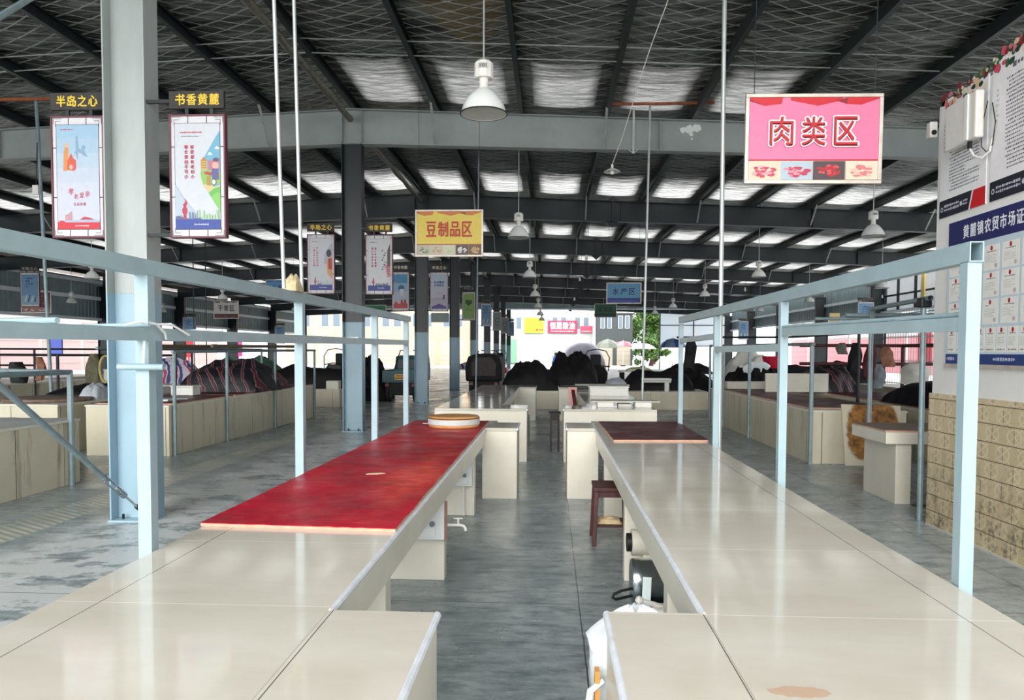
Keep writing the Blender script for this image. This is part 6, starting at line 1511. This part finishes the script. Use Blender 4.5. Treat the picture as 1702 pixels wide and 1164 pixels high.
def tree(label, x, y, zc, rx, rz, n, seed):
    root = thing('leafy_tree', label, 'tree', (x, y, 0), 'trees beyond the hall')
    MB().tube([(x, y, 0), (x + 0.1, y, zc * 0.5), (x, y, zc)], [0.28, 0.2, 0.1], 8).build('trunk', 'brown_wood', root, True)
    r = random.Random(seed); mb = MB()
    cl = [(r.gauss(0, 0.45), r.gauss(0, 0.45), r.gauss(0, 0.45)) for _ in range(40)]
    for i in range(n):
        c = cl[r.randrange(40)]; d = Vector((r.gauss(0, 1), r.gauss(0, 1), r.gauss(0, 1))).normalized() * 0.30 * r.random() ** 0.4
        p = Vector((x + (c[0] + d.x) * rx, y + (c[1] + d.y) * rx, zc + (c[2] + d.z) * rz))
        a = Vector((r.gauss(0, 1), r.gauss(0, 1), r.gauss(0, 1))).normalized(); b = a.cross(Vector((r.gauss(0, 1), r.gauss(0, 1), 1))).normalized()
        k = r.uniform(0.13, 0.26)
        mb.add([p - a * k, p + b * k * 0.5, p + a * k, p - b * k * 0.5], [(0, 1, 2, 3)], i % 2)
    mb.build('foliage', [mat('leaf_green', (92, 128, 56), 0.6, 0, 0.3, 0.8), mat('leaf_dark', (50, 84, 34), 0.6, 0, 0.3, 0.8)], root)
tree('leafy green tree seen through the back opening right of the grey house', 13.3, 98, 5.2, 3.2, 3.6, 16000, 3)
tree('small grey-green bush at the foot of the leafy tree', 11.4, 86, 1.8, 1.5, 1.3, 2500, 5)
def umbrella(label, x, y, z, r, h, cols):
    root = thing('market_umbrella', label, 'umbrella', (x, y, 0), 'umbrellas by the back opening')
    mb = MB(); n = 16; ks = [(0.05, h), (0.4, h * 0.86), (0.75, h * 0.5), (1.0, 0.0)]; vs = []
    for q, zz in ks:
        for k in range(n): a = 2 * PI * k / n; vs.append((x + r * q * math.cos(a), y + r * q * math.sin(a), z + zz))
    for i in range(3):
        for k in range(n): mb.add([vs[i * n + k], vs[i * n + (k + 1) % n], vs[(i + 1) * n + (k + 1) % n], vs[(i + 1) * n + k]], [(0, 1, 2, 3)], (k // 2) % 2)
    o = mb.build('canopy', [ink(cols[0]), ink(cols[1])], root); sm = o.modifiers.new('thickness', 'SOLIDIFY'); sm.thickness = 0.012
    MB().tube([(x, y, 0), (x, y, z + h + 0.08)], 0.025, 8).build('pole', white_paint, root, True)
    mb = MB()
    for k in range(8): a = 2 * PI * k / 8 + 0.01; mb.tube([(x, y, z + h * 0.3), (x + r * 0.7 * math.cos(a), y + r * 0.7 * math.sin(a), z + h * 0.5)], 0.008, 5)
    mb.build('ribs', dark_steel, root)
    MB().lathe([(0, 0), (0.28, 0), (0.28, 0.12), (0, 0.14)], (x, y, 0), 16).build('foot', dark_steel, root)
umbrella('blue and pale blue market umbrella near the right end of the back opening', 9.95, 62, 1.95, 1.15, 0.75, ((40, 96, 190), (150, 180, 220)))
umbrella('faded red market umbrella before the grey house', 8.0, 83.5, 2.2, 1.15, 0.6, ((232, 100, 120), (240, 160, 170)))
umbrella('dull grey-green market umbrella left of the red one', 6.0, 79.5, 2.0, 1.4, 0.9, ((120, 128, 112), (150, 156, 140)))
umbrella('white market umbrella left of the blue one', 9.6, 79, 1.9, 1.4, 0.6, ((232, 236, 238), (220, 226, 230)))
tag(MB().mound(3.1, 72, 0.0, 4.2, 2.4, 2.75, 61, 0.12, 22).build('canopy_cover', mat('lilac_canopy', ext((206, 204, 220)), 0.6, 0, 0.1, 2), None, True), 'large pale lilac cover over goods just outside the back opening', 'cover')
motorbike('blue riding tricycle parked before the white shop', 0.6, 80, ink((30, 90, 190)))
motorbike('pink-red scooter tricycle outside the right side', 20.8, 33.5, ink((226, 90, 120)))
def van():
    root = thing('small_van', 'turquoise small van parked outside the right side of the hall', 'van', (21.5, 38.5, 0))
    MB().prism([(37.0, 0.4), (41.0, 0.4), (41.0, 2.1), (38.0, 2.1), (37.0, 1.2)], 20.8, 22.4, 'yz').build('body', ink((90, 190, 206)), root, bevel=0.08)
    MB().box(20.78, 20.8, 38.1, 40.6, 1.3, 1.95).build('side_window', ink((60, 80, 90)), root)
    for y in (37.8, 40.2): MB().lathe([(0, -0.1), (0.32, -0.1), (0.34, 0), (0.32, 0.1), (0, 0.1)], (20.9, y, 0.34), 18, 'x').build('wheel', rubber, root, True)
van()

ink = _ink
